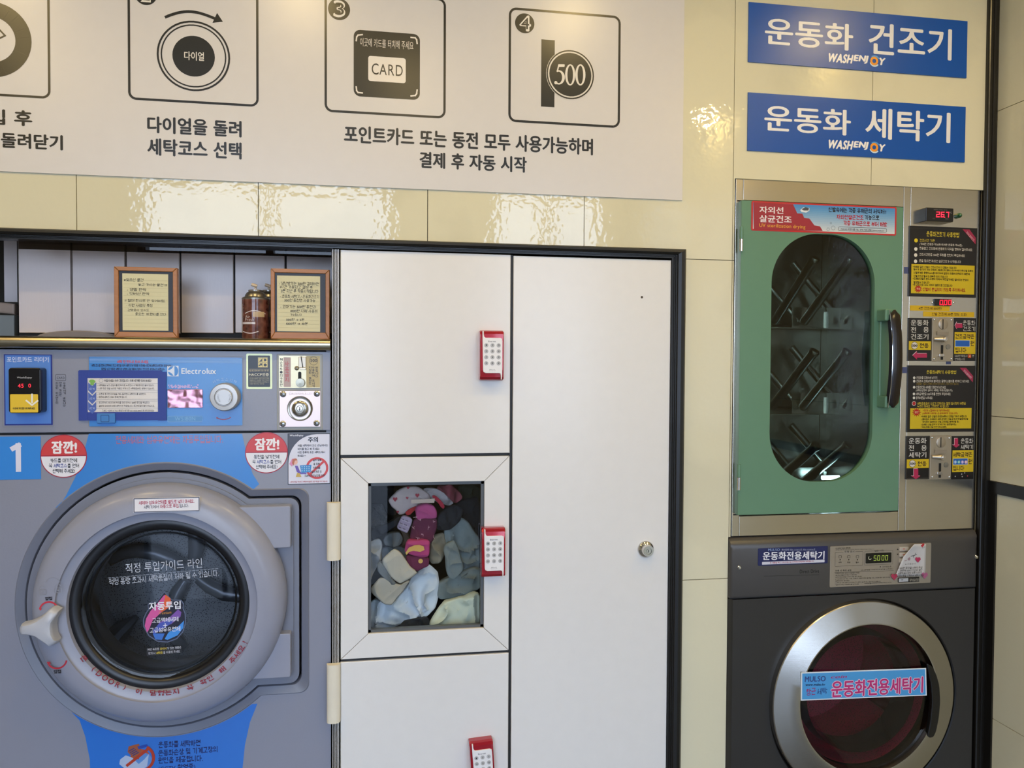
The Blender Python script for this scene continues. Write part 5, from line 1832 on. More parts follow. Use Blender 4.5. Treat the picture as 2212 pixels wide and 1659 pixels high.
q.text('MULSO 위생스쿨 TEL. 070-7502-8981 www.mulso.kr', 1816, 494, 1910, 498.5, '#26262c', 3, 's', .12)
for cx, cy, r in ((1799.5, 492.5, 4.8), (1788.5, 495.5, 3.6), (1794.5, 482, 2.4)):
    q.ring(cx, cy, r, .8, '#7a8a98', 3, 0, 360, 20)
q.poly([(1728, 454), (1735, 448), (1748, 449.5), (1748, 455), (1741, 459.5), (1731, 458)], '#dfe4ea', 3)      # shoe in a bubble
q.poly([(1731, 452), (1740, 447.5), (1747, 450), (1746, 455), (1736, 455)], '#4a4c54', 4)
q.done()

# control column: displays, instruction panels, coin slots
x0, x1, z0, z1 = PR(2000, 449, 2060, 478.5, -.02)
pm = prism('temperature_display', rrect(x0, x1, z0, z1, .002), -.02, YF, mat('#14110f', .2), SD, .0015)
q = Print(-.02, 'red_digits', pm, .4, emit=3.0)


def seven(q, x, y, w, h, segs, col, l=2, t=1.6):
    c = {'a': ((0, 0), (1, 0)), 'b': ((1, 0), (1, .5)), 'c': ((1, .5), (1, 1)), 'd': ((0, 1), (1, 1)), 'e': ((0, .5), (0, 1)), 'f': ((0, 0), (0, .5)), 'g': ((0, .5), (1, .5))}
    for s in segs:
        a, b = c[s]
        q.line([(x + a[0] * w + (1 - a[1]) * w * .14, y + a[1] * h), (x + b[0] * w + (1 - b[1]) * w * .14, y + b[1] * h)], t, col, l)


seven(q, 2022.5, 458, 6, 10.5, 'abged', '#ff2038')
seven(q, 2032.5, 458.3, 6, 10.5, 'afgedc', '#ff2038')
seven(q, 2043.5, 458.6, 5, 10.5, 'abc', '#ff2038')
q.disc(2040.3, 469.3, 1.1, '#ff2038', 2, 8)
q.done()
q = Print(-.02, 'lettering', pm, .4)
q.text('DIGITAL PANEL METER', 2017, 452.3, 2046, 454.5, '#8a827a', 2, 'f', 0)
q.text('℃', 2051, 457.5, 2056, 461.5, '#a09890', 2, 'f', 0)
q.text('AUTO', 2014, 470.8, 2019, 472.6, '#8a827a', 2, 'f', 0)
q.text('RESET', 2042, 472, 2049, 474, '#8a827a', 2, 'f', 0)
q.done()
x, z = P(2074, 465, -.005)
k3 = PS(2073, 465, YF)
le = lathe('pilot_lamp', x, z, [(5.5 * k3, YF), (5.5 * k3, -.002), (4.6 * k3, -.003), (4.4 * k3, -.006), (3 * k3, -.008), (0, -.009)], mat('#1f5a30', .15, coat=.5), SD, 20)


def column_panel(px, title, tabs, items, ypx, ylines, burst, ylab):
    o = pbox('instruction_panel', px, YF - .003, .0035, mat('#17120f', .3), SD, .0006)
    tag(o, ylab)
    q = Print(YF - .003, 'lettering', o, .35)
    q.rect(px[0] + 2, px[1] + 5, px[2] - 2, px[1] + 5.5, '#3a342e', 1)
    q.text(title[0], *title[1], '#c8b43a', 3, 's', .13)
    q.poly(tabs[0], '#9c2448', 2)
    q.slant(tabs[1], *tabs[2], 5, '#d8a8b4', 3, 's', .11)
    for cx, cy, r, c_, tx, a, b, cc in items:
        if r:
            q.disc(cx, cy, r, c_, 2, 18)
        if r > 4.4:
            q.disc(cx, cy, r - 1, '#b02020', 3, 18)
        q.text(tx, a, cy - 3.0, b, cy + 3.0, cc, 3, 's', .115)
    q.rect(*ypx, '#cdb31e', 2)
    for tx, a, b, c_, d, cc in ylines:
        q.text(tx, a, b, c_, d, cc, 4, 's', .13)
    bx_, by_, br, bt = burst
    pts = []
    for k in range(24):
        g = 2 * math.pi * k / 24
        rr = br * (1.7 if k % 2 == 0 else .85)
        pts.append((bx_ + rr * math.cos(g), by_ + rr * math.sin(g)))
    q.poly(pts, '#a81c18', 3)
    q.disc(bx_, by_, br, '#b81e1a', 4, 20)
    q.text(bt, bx_ - br * .7, by_ - 2.4, bx_ + br * .7, by_ + 2.4, '#e6c8a0', 5, 's', .12)
    q.done()


W_, Y_, K_, R_ = '#cfc8bc', '#cdb53c', '#1e180c', '#a01c14'
column_panel((1964, 490, 2110, 641.5), ('운동화건조기 사용방법', (2001, 501, 2071.5, 512)), ([(2079, 495.5), (2094, 496), (2107.5, 514), (2107, 528)], '최대6켤레건조', ((2086, 503), (2102, 522))), [
    (1978.5, 519.5, 4.3, '#d8c020', '건조시간 기준', 1986, 2019, Y_), (0, 529, 0, '', '(가벼운 운동화 약30분/두꺼운 운동화 약40분)', 1986, 2078, W_), (1978, 538, 3.9, '#dcd8cc', '문을열고 건조봉에 운동화가 뒤쪽을 향하여 걸어주세요', 1985.5, 2100, W_),
    (1977.7, 551, 3.9, '#dcd8cc', '건조시간만큼 500원 주화를 천천히 투입하세요', 1985.5, 2084, W_), (1977.5, 564.5, 3.9, '#dcd8cc', '문을 닫으면 자외선 살균건조가 시작됩니다', 1985, 2075.5, W_)],
    (1968, 572, 2104.5, 635), [('*아래와 같은 신발은 건조시간이 더 걸릴수 있습니다', 1971, 575, 2066, 580, K_), ('탈수가 잘 되지 않는 운동화 :예)등산화,캠퍼스화,두꺼운가죽신발 종류는', 1973, 581.5, 2102, 586.5, K_), ('신발무게중 중량이60%를 차지하여 밑창이 드럼에 안착되기 때문에', 1973, 588, 2094, 593, K_),
    ('신발구조상 탈수가 대부분 되지 않습니다', 1973, 594.5, 2047, 599.5, K_), ('*오래된신발은 본드수명이 다하여 약한열기에도 벌어지는 현상이', 1971, 601, 2091, 606, K_), ('발생할수 있습니다', 1973, 607.5, 2007, 612.5, K_), ('*본 건조기는 50도 이하의 열풍으로 건조됩니다', 1971, 613.5, 2057, 618.5, K_), ('신발이 분실되지 않도록 주의하세요', 1992.5, 622, 2085, 630, R_)],
    (1983, 624, 5.8, '주의'), 'black instruction panel about the dryer')
column_panel((1960.5, 789.5, 2106, 933), ('운동화세탁기 사용방법', (2001, 800, 2065, 808)), ([(2073, 794.5), (2086.5, 794.5), (2102, 812.5), (2101, 826)], '최대6켤레세탁', ((2080, 801.5), (2096.5, 819))), [
    (1974.5, 816, 2.9, '#d2cec4', '운동화를 드럼속에 넣기전,', 1979, 2025, W_), (1974.5, 823.5, 2.9, '#d2cec4', '운동화속 모래,바닥에 붙어있는 돌멩이,쇠붙이를 제거하고 넣으세요', 1979, 2093, W_), (0, 829.5, 0, '', '(이물질이 있을시 고무패킹 사이에 끼어 누수나 고장의 원인이 됩니다)', 1979, 2070, '#8a7430'),
    (1974.3, 836.5, 2.9, '#d2cec4', '운동화전용 세제를 드럼안에 넣으세요', 1978.5, 2043, W_), (0, 843.5, 0, '', '(세제공급장치 설치시 세제는 자동공급됩니다)', 1978, 2057, W_), (1974, 851, 2.9, '#d2cec4', '세탁금액만큼 500주화를 천천히 투입하세요', 1978, 2053, W_), (1974, 859.5, 2.9, '#d2cec4', '동작버튼을 누르세요', 1978, 2014, W_),
    (1974, 871.5, 5, '#d0c8c0', '세탁종료음이 나오기 전까지는 절대 일시정지 버튼을', 1981, 2086, Y_), (0, 877.6, 0, '', '누르지 마세요 고장원인 이 됩니다', 1981, 2049, Y_)],
    (1965.5, 881.8, 2098, 926), [('*최대 6켤레이상 넣지마세요', 1993, 884, 2051, 889, R_), ('(세탁력 저하및 손상우려가 있습니다)', 1992, 890.5, 2068.5, 895.5, R_), ('*아래와 같은 신발은 운동화세탁시 신중을 기하기 바랍니다', 1989, 897, 2088, 902, K_), ('(물빠짐이 우려되는 세무,모직된 신발,금색/은색 펄염색신발', 1990.5, 903, 2091, 908, K_),
    ('장식등이 달려있는 신발,고무재질 염색신발 등)', 1992, 909, 2071, 914, K_), ('*오래된 신발(접착가 벗겨지거나 밑창떨어짐)', 1988.5, 914.8, 2065, 919.5, K_), ('*기타(명품신발,천연가죽소재류)', 1988.5, 920.4, 2044, 925, K_)],
    (1979.5, 890.5, 6.2, '잠깐'), 'black instruction panel about the washer')

# small red counter and yellow strips
x0, x1, z0, z1 = PR(2018.5, 646, 2055.5, 660.5, YF - .003)
pm = prism('price_display', rrect(x0, x1, z0, z1), YF - .003, YF, mat('#100c0b', .2), SD)
q = Print(YF - .003, 'red_digits', pm, .4, emit=3.0)
for k in range(3):
    seven(q, 2030 + 9.2 * k, 648.8, 5.4, 9.2, 'abcdef', '#ff1428', 2, 1.6)
q.disc(2037.6, 658.6, 1.0, '#ff1428', 2, 8)
q.done()
for a in ((2014, 653.5), (2060, 653.5)):
    x, z = P(*a, YF)
    lathe('rivet', x, z, [(2.2 * k3, YF), (2.0 * k3, YF - .0015), (0, YF - .0025)], CHROME, SD, 14)
for px, tx, tb_ in (((1966, 660.3, 2051.5, 671.5), '4분 건조에 500원!', (1984, 663, 2034, 669)), ((1994.5, 673.5, 2104.5, 684.5), '신발 건조에 30분 정도 소요!', (2012.5, 675.5, 2088, 682))):
    o = pbox('yellow_strip', px, YF - .0008, .001, mat('#d2ac1e', .4), SD)
    q = Print(YF - .0008, 'lettering', o, .4)
    q.text(tx, *tb_, '#4a2c10', 2, 's', .1)
    q.done()


def coin_row(y0, y1, dx, word, amount, arrow, last):
    cy = (y0 + y1) / 2
    S = (y1 - y0) / 93.0
    Yp = lambda v: y0 + v * S
    # left label
    o = pbox('coin_label', (1961.5 + dx, y0, 2012.5 + dx, y1), YF - .002, .0025, mat('#14100e', .3), SD)
    q = Print(YF - .002, 'lettering', o, .35)
    q.frame(1962.8 + dx, Yp(1.5), 2011 + dx, Yp(91.5), .6, '#5a544c', 1, 1)
    lx = 1967 + dx
    q.text('운동화', lx, Yp(4), lx + 38.5, Yp(16.5), '#d8d4cc', 3, 'f', .015)
    q.text('전', lx, Yp(19.5), lx + 11.5, Yp(31.5), '#d8d4cc', 3, 'f', .015)
    q.text('용', lx + 27, Yp(19.5), lx + 39, Yp(31.5), '#d8d4cc', 3, 'f', .015)
    q.text(word, lx, Yp(34.5), lx + 38, Yp(46.5), '#d8d4cc', 3, 'f', .015)
    q.rect(1963 + dx, Yp(50), 2010.5 + dx, Yp(69), '#cfb21c', 2)
    q.disc(1975 + dx, Yp(59.5), 8, '#2a241c', 3, 28)
    q.disc(1975 + dx, Yp(59.5), 7.2, '#d8d0c8', 4, 28)
    q.text('500', 1969.5 + dx, Yp(57), 1981 + dx, Yp(62), '#1c1814', 5, 'f', .05)
    q.text('전용', 1986 + dx, Yp(54.5), 2005.5 + dx, Yp(65), '#3a2410', 3, 's', .14)
    ax, ay = 1986.5 + dx, Yp(81)
    if arrow == 'l':
        pts = [(-15.5, 0), (-6, -9), (-6, -4.5), (15.5, -4.5), (15.5, 4.5), (-6, 4.5), (-6, 9)]
    else:
        pts = [(0, 12), (10, 5), (5, 5), (5, -10.5), (-4.5, -10.5), (-4.5, 5), (-10, 5)]
        ax -= 4
    q.poly([(ax + a - .8, ay + b - .8) for a, b in pts], '#d8c4c8', 2)
    q.poly([(ax + a, ay + b) for a, b in pts], '#b02450', 3)
    q.done()
    # coin mechanism
    mx0, mx1 = 2013.5 + dx, 2059.5 + dx
    YM = YF - .005
    m_ = pbox('coin_mechanism', (mx0, y0 - .5, mx1, y1 + .5), YM, .006, mat('#b0a592', .42, .7, 'orange'), SD, .0008)
    tag(m_, 'cast metal coin slot')
    c_ = (mx0 + mx1) / 2
    kx_ = PS(c_, cy, YM)
    x, z = P(c_ + .5, Yp(13.5), YM)
    lathe('coin_disc', x, z, [(11.6 * kx_, YM), (11.4 * kx_, YM - .0012), (10.8 * kx_, YM - .0016), (0, YM - .0016)], mat('#b8ad9c', .35, .7), m_, 32)
    q = Print(YM - .0016, 'slit', m_, .6)
    q.rect(c_ - .6, Yp(2.5), c_ + 1.4, Yp(24.5), '#0c0a08', 1)
    q.rect(c_ - 12.5, Yp(29.5), c_ + 12.5, Yp(37), '#8e8474', 1)
    q.done()
    x, z = P(c_ - 16, Yp(45.5), YM - .008)
    x2, z2 = P(c_ + 5, Yp(46), YM - .012)
    tube('return_lever', [(x, YM - .003, z), (x * .5 + x2 * .5, YM - .006, (z + z2) / 2), (x2, YM - .008, z2)], [3.4 * kx_, 4.5 * kx_, 6.5 * kx_], mat('#b5ab9c', .3, .8), m_, 14)
    lathe('return_button', x2, z2, [(6 * kx_, YM), (6 * kx_, YM - .012), (5 * kx_, YM - .014), (0, YM - .014)], mat('#bdb4a6', .25, .85), m_, 24)
    x, z = P(c_ + 11.5, Yp(62), YM)
    lathe('key_disc', x, z, [(5.6 * kx_, YM), (5.4 * kx_, YM - .0015), (0, YM - .0018)], mat('#98948a', .3, .8), m_, 20)
    q = Print(YM, 'reject_slit', m_, .6)
    q.rect(c_ - 4.5, Yp(58.5), c_ + .8, Yp(90), '#0c0a08', 1)
    q.done()
    x0, x1, z0, z1 = PR(c_ - 7, Yp(77), c_ + 4, Yp(83.5), YM - .006)
    prism('reject_tongue', rrect(x0, x1, z0, z1, .001), YM - .006, YM, mat('#c6beb2', .25, .85), m_, .001)
    for a, b in ((mx0 + 4.5, 3), (mx1 - 4.5, 4), (mx0 + 4.5, 88), (mx1 - 4.5, 88)):
        x, z = P(a, Yp(b), YM)
        lathe('screw', x, z, [(2.6 * kx_, YM), (2.3 * kx_, YM - .0016), (0, YM - .0024)], CHROME, m_, 14)
    # right label
    ox = 2060.5 + dx
    o = pbox('price_label', (ox, y0, ox + 47.5, y1), YF - .002, .0025, mat('#14100e', .3), SD)
    q = Print(YF - .002, 'lettering', o, .35)
    q.text('운동화', ox + 19, Yp(5), ox + 46, Yp(16), '#d0ccc4', 3, 's', .1)
    q.text(word, ox + 19, Yp(18.5), ox + 45.5, Yp(28.5), '#d0ccc4', 3, 's', .1)
    if arrow == 'l':
        pts = [(-8, 0), (-3.5, -8.5), (-3.5, -4.5), (8, -4.5), (8, 4.5), (-3.5, 4.5), (-3.5, 8.5)]
        ax, ay = ox + 10, Yp(16.5)
    else:
        pts = [(0, 11), (8, 5), (4, 5), (4, -9), (-3.5, -9), (-3.5, 5), (-8, 5)]
        ax, ay = ox + 9, Yp(14)
    q.poly([(ax + a - .8, ay + b - .8) for a, b in pts], '#d8c4c8', 2)
    q.poly([(ax + a, ay + b) for a, b in pts], '#b02450', 3)
    q.rect(ox + .8, Yp(30.5), ox + 46.3, Yp(77.5), '#cfb21c', 2)
    q.text(amount, ox + 2.5, Yp(34.5), ox + 43.5, Yp(45), '#3a2410', 3, 's', .14)
    q.rect(ox + 2, Yp(48), ox + 34, Yp(62), '#c0c8d0', 3)
    q.rect(ox + 2.8, Yp(48.8), ox + 33.2, Yp(61.2), '#1f5cae', 4)
    q.text('원', ox + 35.5, Yp(49), ox + 43.5, Yp(60.5), '#3a2410', 3, 's', .14)
    q.text('입니다', ox + 2.5, Yp(64), ox + 26.5, Yp(74.5), '#3a2410', 3, 's', .14)
    if last:
        q.text('500원 투입시', ox + 1.5, Yp(79.5), ox + 28.5, Yp(84.5), '#b8b4ac', 3, 's', .1)
        q.rect(ox + 30, Yp(78.5), ox + 37, Yp(86), '#c0481c', 3, 1)
        q.text('4', ox + 32, Yp(80), ox + 35.2, Yp(84.8), '#e8c8a0', 4, 'f', .03)
        q.text('분', ox + 39, Yp(79.5), ox + 43.5, Yp(84.5), '#b8b4ac', 3, 's', .1)
        q.text('연장됩니다', ox + 1.5, Yp(86.3), ox + 24, Yp(91.3), '#b8b4ac', 3, 's', .1)
    else:
        for k, c_ in enumerate(('#8ab4e0', '#4ab8a8', '#b49ad0', '#d89aa8')):
            q.disc(ox + 7 + 7.6 * k, Yp(56), 3.6, c_, 5, 14)
            q.text('5000'[k], ox + 5.6 + 7.6 * k, Yp(53.5), ox + 8.4 + 7.6 * k, Yp(58.5), '#e8ecf4', 6, 'f', .02)
        for a, b, c_ in ((7, 87, '#b8b4b0'), (21, 82, '#d0ccc8'), (22, 87.5, '#c8c4c0'), (27.5, 79.5, '#c0bcb8'), (33.5, 86, '#b04a4c')):
            q.disc(ox + a, Yp(b), 1.3, c_, 3, 8)
    q.done()


coin_row(687, 780, 0, '건조기', '건조금액은', 'l', True)
coin_row(942, 1035, -4.5, '세탁기', '세탁금액은', 'd', False)
# bits of blue tape on the posts
TB = mat('#4a5278', .5)
for px in ((1953, 577, 1963.5, 591), (1949.5, 793, 1959.5, 806), (2044, 781, 2054, 787)):
    pbox('tape_scrap', px, YF - .0006, .0008, TB, SD)

# ------------------------------------------------------------------ shoe washing machine below
LX0, LX1 = P(1577.5, 1240, -.012)[0], P(2112.5, 1240, -.012)[0]
lz1 = dz0_ - .0015
SW = thing('shoe_washer', 'dark grey front-loading shoe washing machine with a chrome door ring, under the shoe dryer', 'washing machine', ((LX0 + LX1) / 2, .3, 0))
CHAR = mat('#302f2e', .36, kind='orange', spec=.4)
zcb_l = P(1700, 1287.5, -.012)[1]
YLf = -.012
# console: rounded top edge
ct = lz1
prof = [(.55, ct), (YLf + .035, ct)] + [(YLf + .028 * (1 - math.sin(math.radians(g))) + .0, ct - .028 * (1 - math.cos(math.radians(g)))) for g in range(0, 91, 10)] + [(YLf, zcb_l + .006), (YLf + .004, zcb_l), (.55, zcb_l)]
v, f = [], []
n = len(prof)
for x, s in ((LX0, .0), (LX0 + .002, .6), (LX0 + .008, 1), (LX1 - .008, 1), (LX1 - .002, .6), (LX1, .0)):
    v += [(x, max(y, YLf + .010 * (1 - s)), z) for y, z in prof]
for k in range(5):
    f += [[k * n + i, k * n + (i + 1) % n, (k + 1) * n + (i + 1) % n, (k + 1) * n + i] for i in range(n)]
f += [list(range(n))[::-1], list(range(5 * n, 6 * n))]
mesh('console', v, f, mat('#484542', .34, kind='orange', spec=.5), SW, True)
# body front with hole for the door
scx, scz = P(1868, 1513, YLf)
sk = PS(1868, 1513, YLf)
RO = 219 * sk
bm = bmesh.new()


def ring3(pts):
    vs = [bm.verts.new((x, YLf, z)) for x, z in pts]
    return [bm.edges.new((vs[i], vs[(i + 1) % len(vs)])) for i in range(len(vs))]


zbt = zcb_l - .003
bmesh.ops.triangle_fill(bm, edges=ring3([(LX0 + .008, .12), (LX1 - .008, .12), (LX1 - .008, zbt), (LX0 + .008, zbt)]) + ring3(circ(scx, scz, RO, 72)), use_beauty=True)
me = bpy.data.meshes.new('front_panel')
bm.to_mesh(me)
bm.free()
link('front_panel', me, CHAR, SW)
for a, b in ((LX0, LX0 + .008), (LX1 - .008, LX1)):
    prof = [(a if a == LX0 else b, YLf + .012), (a if a == LX0 else b, .55), (b if a == LX0 else a, .55), (b if a == LX0 else a, YLf)]
    v = [(x, y, z) for z in (.12, zbt) for x, y in prof]
    mesh('side_panel', v, [[0, 1, 5, 4], [1, 2, 6, 5], [2, 3, 7, 6], [3, 0, 4, 7], [0, 1, 2, 3], [7, 6, 5, 4]], CHAR, SW, True)
box('seam', LX0 + .003, LX1 - .003, YLf + .006, .5, zbt, zcb_l, BLACK2, SW)
box('plinth', LX0, LX1, .02, .55, 0, .118, BLACK2, SW)
box('carcass', LX0 + .01, LX1 - .01, .40, .55, .12, lz1 - .03, DKGREY, SW)
for a, b in ((1597, 1226), (2113, 1203)):
    x, z = P(a, b, YLf)
    lathe('screw', min(x, LX1 - .006), z, [(4.5 * sk, YLf + .004), (4.5 * sk, YLf - .001), (3 * sk, YLf - .003), (0, YLf - .0035)], CHROME, SW, 16)
# door
ld = lathe('door', scx, scz, [(RO, YLf), (RO - .003, YLf + .002), (RO - .004, YLf + .02), (RO - .02, YLf + .03)], BLACK2, SW, 96)
tag(ld, 'round chrome-rimmed glass door')
ocx, ocz = P(1869.5, 1513, -.03)
ok_ = PS(1869, 1513, -.03)
ro2 = 213 * ok_
icx, icz = P(1879.5, 1511, -.045)
ri2 = 161 * PS(1879, 1511, -.045)
SEG = 96
v, f = [], []
prof = [(0, YLf + .01), (0, -.022), (.02, -.028), (.05, -.030), (.5, -.0375), (.95, -.045), (1.0, -.0445), (1.02, -.038), (1.04, -.010)]
for k in range(SEG):
    a = 2 * math.pi * k / SEG
    for s, y in prof:
        r = ro2 + (ri2 - ro2) * s
        v.append((ocx + (icx - ocx) * s + r * math.cos(a), y, ocz + (icz - ocz) * s + r * math.sin(a)))
n = len(prof)
for k in range(SEG):
    k2 = (k + 1) % SEG
    f += [[k * n + i, k2 * n + i, k2 * n + i + 1, k * n + i + 1] for i in range(n - 1)]
cr_ = mesh('chrome_ring', v, f, mat('#b8b4ac', .27, 1.0, 'steel'), ld, True, sharp=24)
dome = [(ri2 * 1.0, -.030)] + [(ri2 * s, -.034 - .010 * (1 - s * s)) for s in (.98, .9, .75, .5, .25, .02)]
lathe('glass', icx, icz, dome, glass('dark_glass', '#d8d0d2', 1.5), ld, 96)
lathe('inner_rim', icx, icz, [(ri2 * .84, .03), (ri2 * .80, -.01), (ri2 * .78, .02), (ri2 * .76, .06)], mat('#3a3838', .15, .6), ld, 72)
sd2 = lathe('drum', icx, icz, [(ri2 * .98, .0), (ri2 * 1.0, .06), (ri2 * 1.0, .26), (ri2 * .5, .27), (0, .27)], mat('#a0304e', .4, .1, 'drum'), SW, 64)
for g in (95, 215, 330):
    a = math.radians(g)
    tube('drum_fin', [(icx + ri2 * .93 * math.cos(a), .07, icz + ri2 * .93 * math.sin(a)), (icx + ri2 * .93 * math.cos(a), .25, icz + ri2 * .93 * math.sin(a))], .018, mat('#4a2028', .4, .3), sd2, 10)
# finger grip on the right of the glass
hp_ = [P(a, b, -.047) for a, b in ((2001, 1432), (2012, 1438), (2022, 1455), (2029, 1480), (2031, 1515), (2028, 1550), (2022, 1580), (2016, 1592), (2008, 1594), (2003, 1588), (2009, 1560), (2013, 1520), (2011, 1480), (2005, 1450))]
prism('finger_grip', smooth_loop(hp_, 1), -.0485, -.038, mat('#0e0d0d', .25), ld, .002)
# sticker across the glass
ys_ = -.0455
stq = [P(1730.5, 1452.5, ys_), P(2000.5, 1443, ys_), P(2002, 1502.5, ys_), P(1730, 1513.5, ys_)]
st = prism('door_sticker', stq, ys_, ys_ + .0006, mat('#e2e8ee', .35), ld)
tag(st, 'sky blue sticker with magenta Korean lettering')
q = Print(ys_, 'lettering', st, .35)
q.poly([(1733, 1455), (1998, 1445.5), (1999.5, 1500.3), (1732.5, 1511)], '#4a9cd8', 1)
q.slant('MULSO', (1738, 1473), (1783, 1471.5), 12, '#3a4c8c', 3, 'f', .03)
q.slant('www.mulso.kr', (1739.5, 1481.5), (1782.5, 1480.5), 5, '#16204a', 3, 'f', .03)
q.slant('항균', (1741, 1503), (1762, 1500), 15, '#a02468', 3, 's', .09, 0, .1)
q.slant('세탁', (1764, 1501), (1786, 1499), 14, '#2a2c70', 3, 's', .08, 0, .1)
q.slant('coin', (1793.5, 1465.5), (1828, 1464), 6, '#b02c74', 3, 'f', .02, 0, .5)
for dx, dy in ((-1.3, 0), (1.3, 0), (0, -1.3), (0, 1.3)):
    q.slant('운동화전용세탁기', (1794.5 + dx, 1507 + dy), (1993 + dx, 1496 + dy), 36, '#e8d4e4', 3, 'f', .035)
q.slant('운동화전용세탁기', (1794.5, 1507), (1993, 1496), 36, '#c02c74', 5, 'f', .03)
q.done()
# blue sticker and name on the console
YCs = YLf - .0008
st = pbox('console_sticker', (1637.5, 1182, 1788, 1219.5), YCs, .0009, mat('#1d2456', .3), SW, 0, .003)
q = Print(YCs, 'lettering', st, .35)
q.slant('MULSO', (1659, 1190.5), (1684, 1190), 5.5, '#8aa0c8', 2, 'f', .02)
q.slant('특허등록 제10-1215822호 제10-1233026호', (1688, 1190), (1761, 1189), 4.2, '#9aa0b8', 2, 's', .12)
q.slant('운동화전용세탁기', (1647, 1210), (1780.5, 1208), 18, '#e6e6ec', 2, 'f', .03)
q.rect(1646, 1211.2, 1781, 1217.2, '#cfd0dc', 1, 1)
q.text('본 제품을 무단 도용,모방시는 지적재산권침해에 해당됩니다', 1663, 1212.3, 1758, 1215.8, '#a8304c', 2, 's', .12)
q.done()
q = Print(YLf, 'lettering', SW, .4)
q.slant('Direct Drive', (1727.5, 1238.3), (1769, 1237), 7.5, '#1a1816', 1, 'f', .01)
q.line([(1650, 1244.5), (1769, 1241.5)], .8, '#2a2826', 1)
q.done()
cp = pbox('control_plate', (1793, 1176.5, 2011, 1264), YLf - .0015, .002, mat('#a39a8c', .35, .45), SW, .0006, .003)
tag(cp, 'silver control plate with green digits')
YQ2 = YLf - .0015
q = Print(YQ2, 'lettering', cp, .4)
INK2 = '#2a2620'
q.slant('LAUNDRY CREW 세탁 행정', (1805, 1185.5), (1837, 1185), 3, INK2, 2, 's', .12)
q.slant('세탁물 종류 특성을 알고 바르게 세탁하면 옷을 보호할 수 있습니다', (1805, 1188.7), (1888, 1187), 2, '#5a544a', 2, 's', .1)
q.frame(1803.5, 1192, 1864, 1222.5, .6, '#5c564c', 1, 1)
q.rect(1822, 1190.5, 1847, 1194, '#a39a8c', 2)
q.text('진행 표시', 1824, 1189.5, 1845, 1193.5, INK2, 3, 's', .1)
q.frame(1867.5, 1189.5, 1928.5, 1220, .6, '#5c564c', 1, 1)
q.text('남은 시간', 1889, 1187.5, 1909, 1191.3, INK2, 3, 's', .1)
for k, tx in enumerate(('세탁', '헹굼', '탈수')):
    cx = 1814.5 + 18.7 * k
    q.frame(cx - 3, 1199.5, cx + 3, 1205.5, .6, INK2, 2, 1)
    q.disc(cx, 1209, 1.4, INK2, 2, 10)
    q.text(tx, cx - 3.5, 1213, cx + 3.5, 1216.3, INK2, 2, 's', .1)
q.disc(1901.5, 1224.2, 1.2, INK2, 2, 8)
q.text('도어 잠김 중', 1906, 1222.3, 1925, 1225.3, INK2, 2, 's', .1)
q.slant('사용 시 주의 사항', (1804, 1234.5), (1839, 1233.5), 3.6, INK2, 2, 's', .12)
q.slant('(드-세탁물을 그대로 둔 후 동작을 누르세요)', (1860, 1233), (1928, 1230), 2.6, INK2, 2, 's', .1)
q.line([(1803, 1236.5), (1930, 1232.5)], .5, INK2, 1)
for k, tx in enumerate(('1.세탁전 운동화 바닥의 흙을 털어 주세요.', '2.물고임 상태를 먼저 확인 후 사용하세요.', '3.동작 중에 전원을 끄거나 문을 열지 마세요.', '4.기능성화 신는 분은, 가죽, 스웨이드 제품은 변색, 탈색될 수도, 그외에 형이 변형 우려됨', '  세탁하지 마세요.', '5.세탁시간 이후 오랜시간 두지마시고, 세탁이 끝나면 즉시 찾아가시기 바랍니다', '*일반적 사용은 사용설명서를 참고하세요')):
    x1 = (1857, 1851, 1862, 1922, 1836, 1902, 1855)[k]
    yy = 1240 + 4.1 * k
    q.slant(tx, (1804, yy), (x1, yy - (x1 - 1804) * .035), 2.6, INK2, 2, 's', .1)
q.slant('www.lgcommerciallaundry.co.kr', (1867, 1262), (1926, 1259.5), 3.4, INK2, 2, 'f', .01)
q.poly([(1937, 1188), (1939, 1184.5), (1941, 1188)], INK2, 2)
q.poly([(1937, 1196), (1941, 1196), (1939, 1199.5)], INK2, 2)
q.done()
x0, x1, z0, z1 = PR(1870.5, 1194.5, 1925.5, 1216, YQ2 - .001)
dp = prism('display', rrect(x0, x1, z0, z1, .0015), YQ2 - .001, YQ2, mat('#0c0e0c', .2), cp)
q = Print(YQ2 - .001, 'green_digits', dp, .4, emit=1.2)
for k, sg in enumerate(('afgcd', 'abcdef', 'abcdef', 'abcdef')):
    seven(q, 1887.5 + 7.8 * k + (1.5 if k > 1 else 0), 1200.5 - .25 * k, 4.4, 10, sg, '#7c8c3a', 2, 1.1)
q.ring(1879, 1205, 4, 1, '#8a8c74', 2, 120, 330, 10)
q.done()
for k in range(3):
    x0, x1, z0, z1 = PR(1943, 1181.5 + 12.5 * k, 1963, 1190 + 12.5 * k, YQ2 - .002)
    bt_ = prism('button', rrect(x0, x1, z0, z1, .001), YQ2 - .0025, YQ2, mat('#b8b0a4', .35), cp, .0005)
    q = Print(YQ2 - .0025, 'mark', bt_, .4)
    q.rect(1950, 1185 + 12.5 * k, 1955, 1186.5 + 12.5 * k, '#c04a38', 1)
    q.done()
x0, x1, z0, z1 = PR(1940.5, 1247.5, 1986, 1257.5, YQ2 - .002)
bt_ = prism('start_button', rrect(x0, x1, z0, z1, .001), YQ2 - .002, YQ2, mat('#1c1a18', .35), cp, .0005)
q = Print(YQ2 - .002, 'lettering', bt_, .4)
q.rect(1941.5, 1249, 1962, 1256.5, '#b4b6ba', 1, 1)
q.rect(1946, 1252, 1951, 1253, '#3a3a3e', 2)
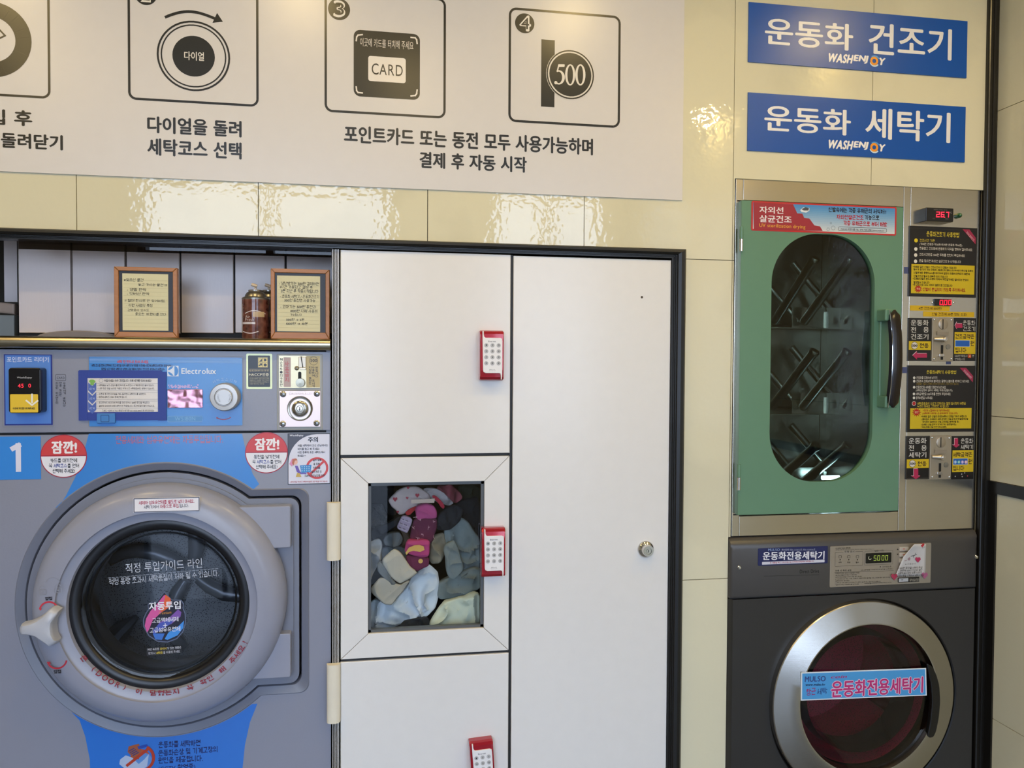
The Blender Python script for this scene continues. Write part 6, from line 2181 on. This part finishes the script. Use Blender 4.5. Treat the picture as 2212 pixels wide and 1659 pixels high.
q.text('동작/일시정지', 1964.5, 1249.5, 1985, 1255.5, '#b4ada0', 2, 's', .1)
q.done()
# curling handwritten note
nt_ = thing('handwritten_note', 'small white handwritten note with heart stickers, curling off the control plate', 'note', (P(1968, 1246, -.02)[0], -.016, P(1968, 1246, -.02)[1]))
out = [(1934, 1245.5), (1998, 1244), (2000.5, 1174.5), (1970, 1179), (1951, 1203)]
v, f = [], []
NG = 10
for i in range(NG + 1):
    for j in range(NG + 1):
        s, t = i / NG, j / NG
        yy = 1245 - 69.5 * t - .5 * s
        xl = 1934 + (17 * (t / .6) if t < .6 else 17 + 24 * (t - .6) / .4)
        px = xl + (1999 + 1.5 * t - xl) * s
        y = -.0155 - .010 * (1 - s) ** 2 * t - .006 * t * t
        a = P(px, yy, y)
        v.append((a[0], y, a[1]))
f = [[i * (NG + 1) + j, (i + 1) * (NG + 1) + j, (i + 1) * (NG + 1) + j + 1, i * (NG + 1) + j + 1] for i in range(NG) for j in range(NG)]
pp = mesh('paper', v, f, mat('#ccc8c4', .6), nt_, True)
sm = pp.modifiers.new('thickness', 'SOLIDIFY')
sm.thickness = .0003
q = Print(-.0205, 'handwriting', nt_, .5)
for k, (tx, a, b) in enumerate((('1 500원 동전을 5개씩 주입', 1940, 1992), ('2 화면에 500이 뜨는지 확인', 1940, 1992), ('3 동작/일시정지 버튼 누르기', 1939, 1990), ('4 표시등을 선택하여 세탁시작됨', 1938, 1995))):
    q.slant(tx, (a, 1229.5 + 5.6 * k), (b, 1228 + 5.6 * k), 4.6, '#1c181a', 1, 's', .11, 0, .15)
q.slant('※ 사용순서', (1955, 1220.5), (1977, 1219.5), 4, '#4a4648', 1, 's', .08, 0, .15)
q.slant('인용', (1953, 1212), (1967, 1210), 8, '#7a2030', 1, 's', .09)
q.slant('쿠', (1967, 1207), (1980, 1203), 14, '#26242a', 1, 's', .07, 0, .3)
q.slant('새해엔', (1974, 1187.5), (1998, 1183), 6, '#4a2a2c', 1, 's', .09, 0, .2)
q.done()
for cx, cy, s, c_, y in ((1983, 1209.5, 6, '#b02c58', -.0212), (1992.5, 1178, 4.5, '#b82430', -.0225), (1932, 1246.5, 7, '#a83050', -.0172), (1997.5, 1243.5, 7, '#a85a80', -.0172)):
    hl = [(cx, cy + s), (cx - s, cy - s * .2), (cx - s * .8, cy - s * .85), (cx - s * .3, cy - s), (cx, cy - s * .5), (cx + s * .3, cy - s), (cx + s * .8, cy - s * .85), (cx + s, cy - s * .2)]
    prism('heart_sticker', [P(a, b, y) for a, b in hl], y, y + .0004, mat(c_, .4), nt_)
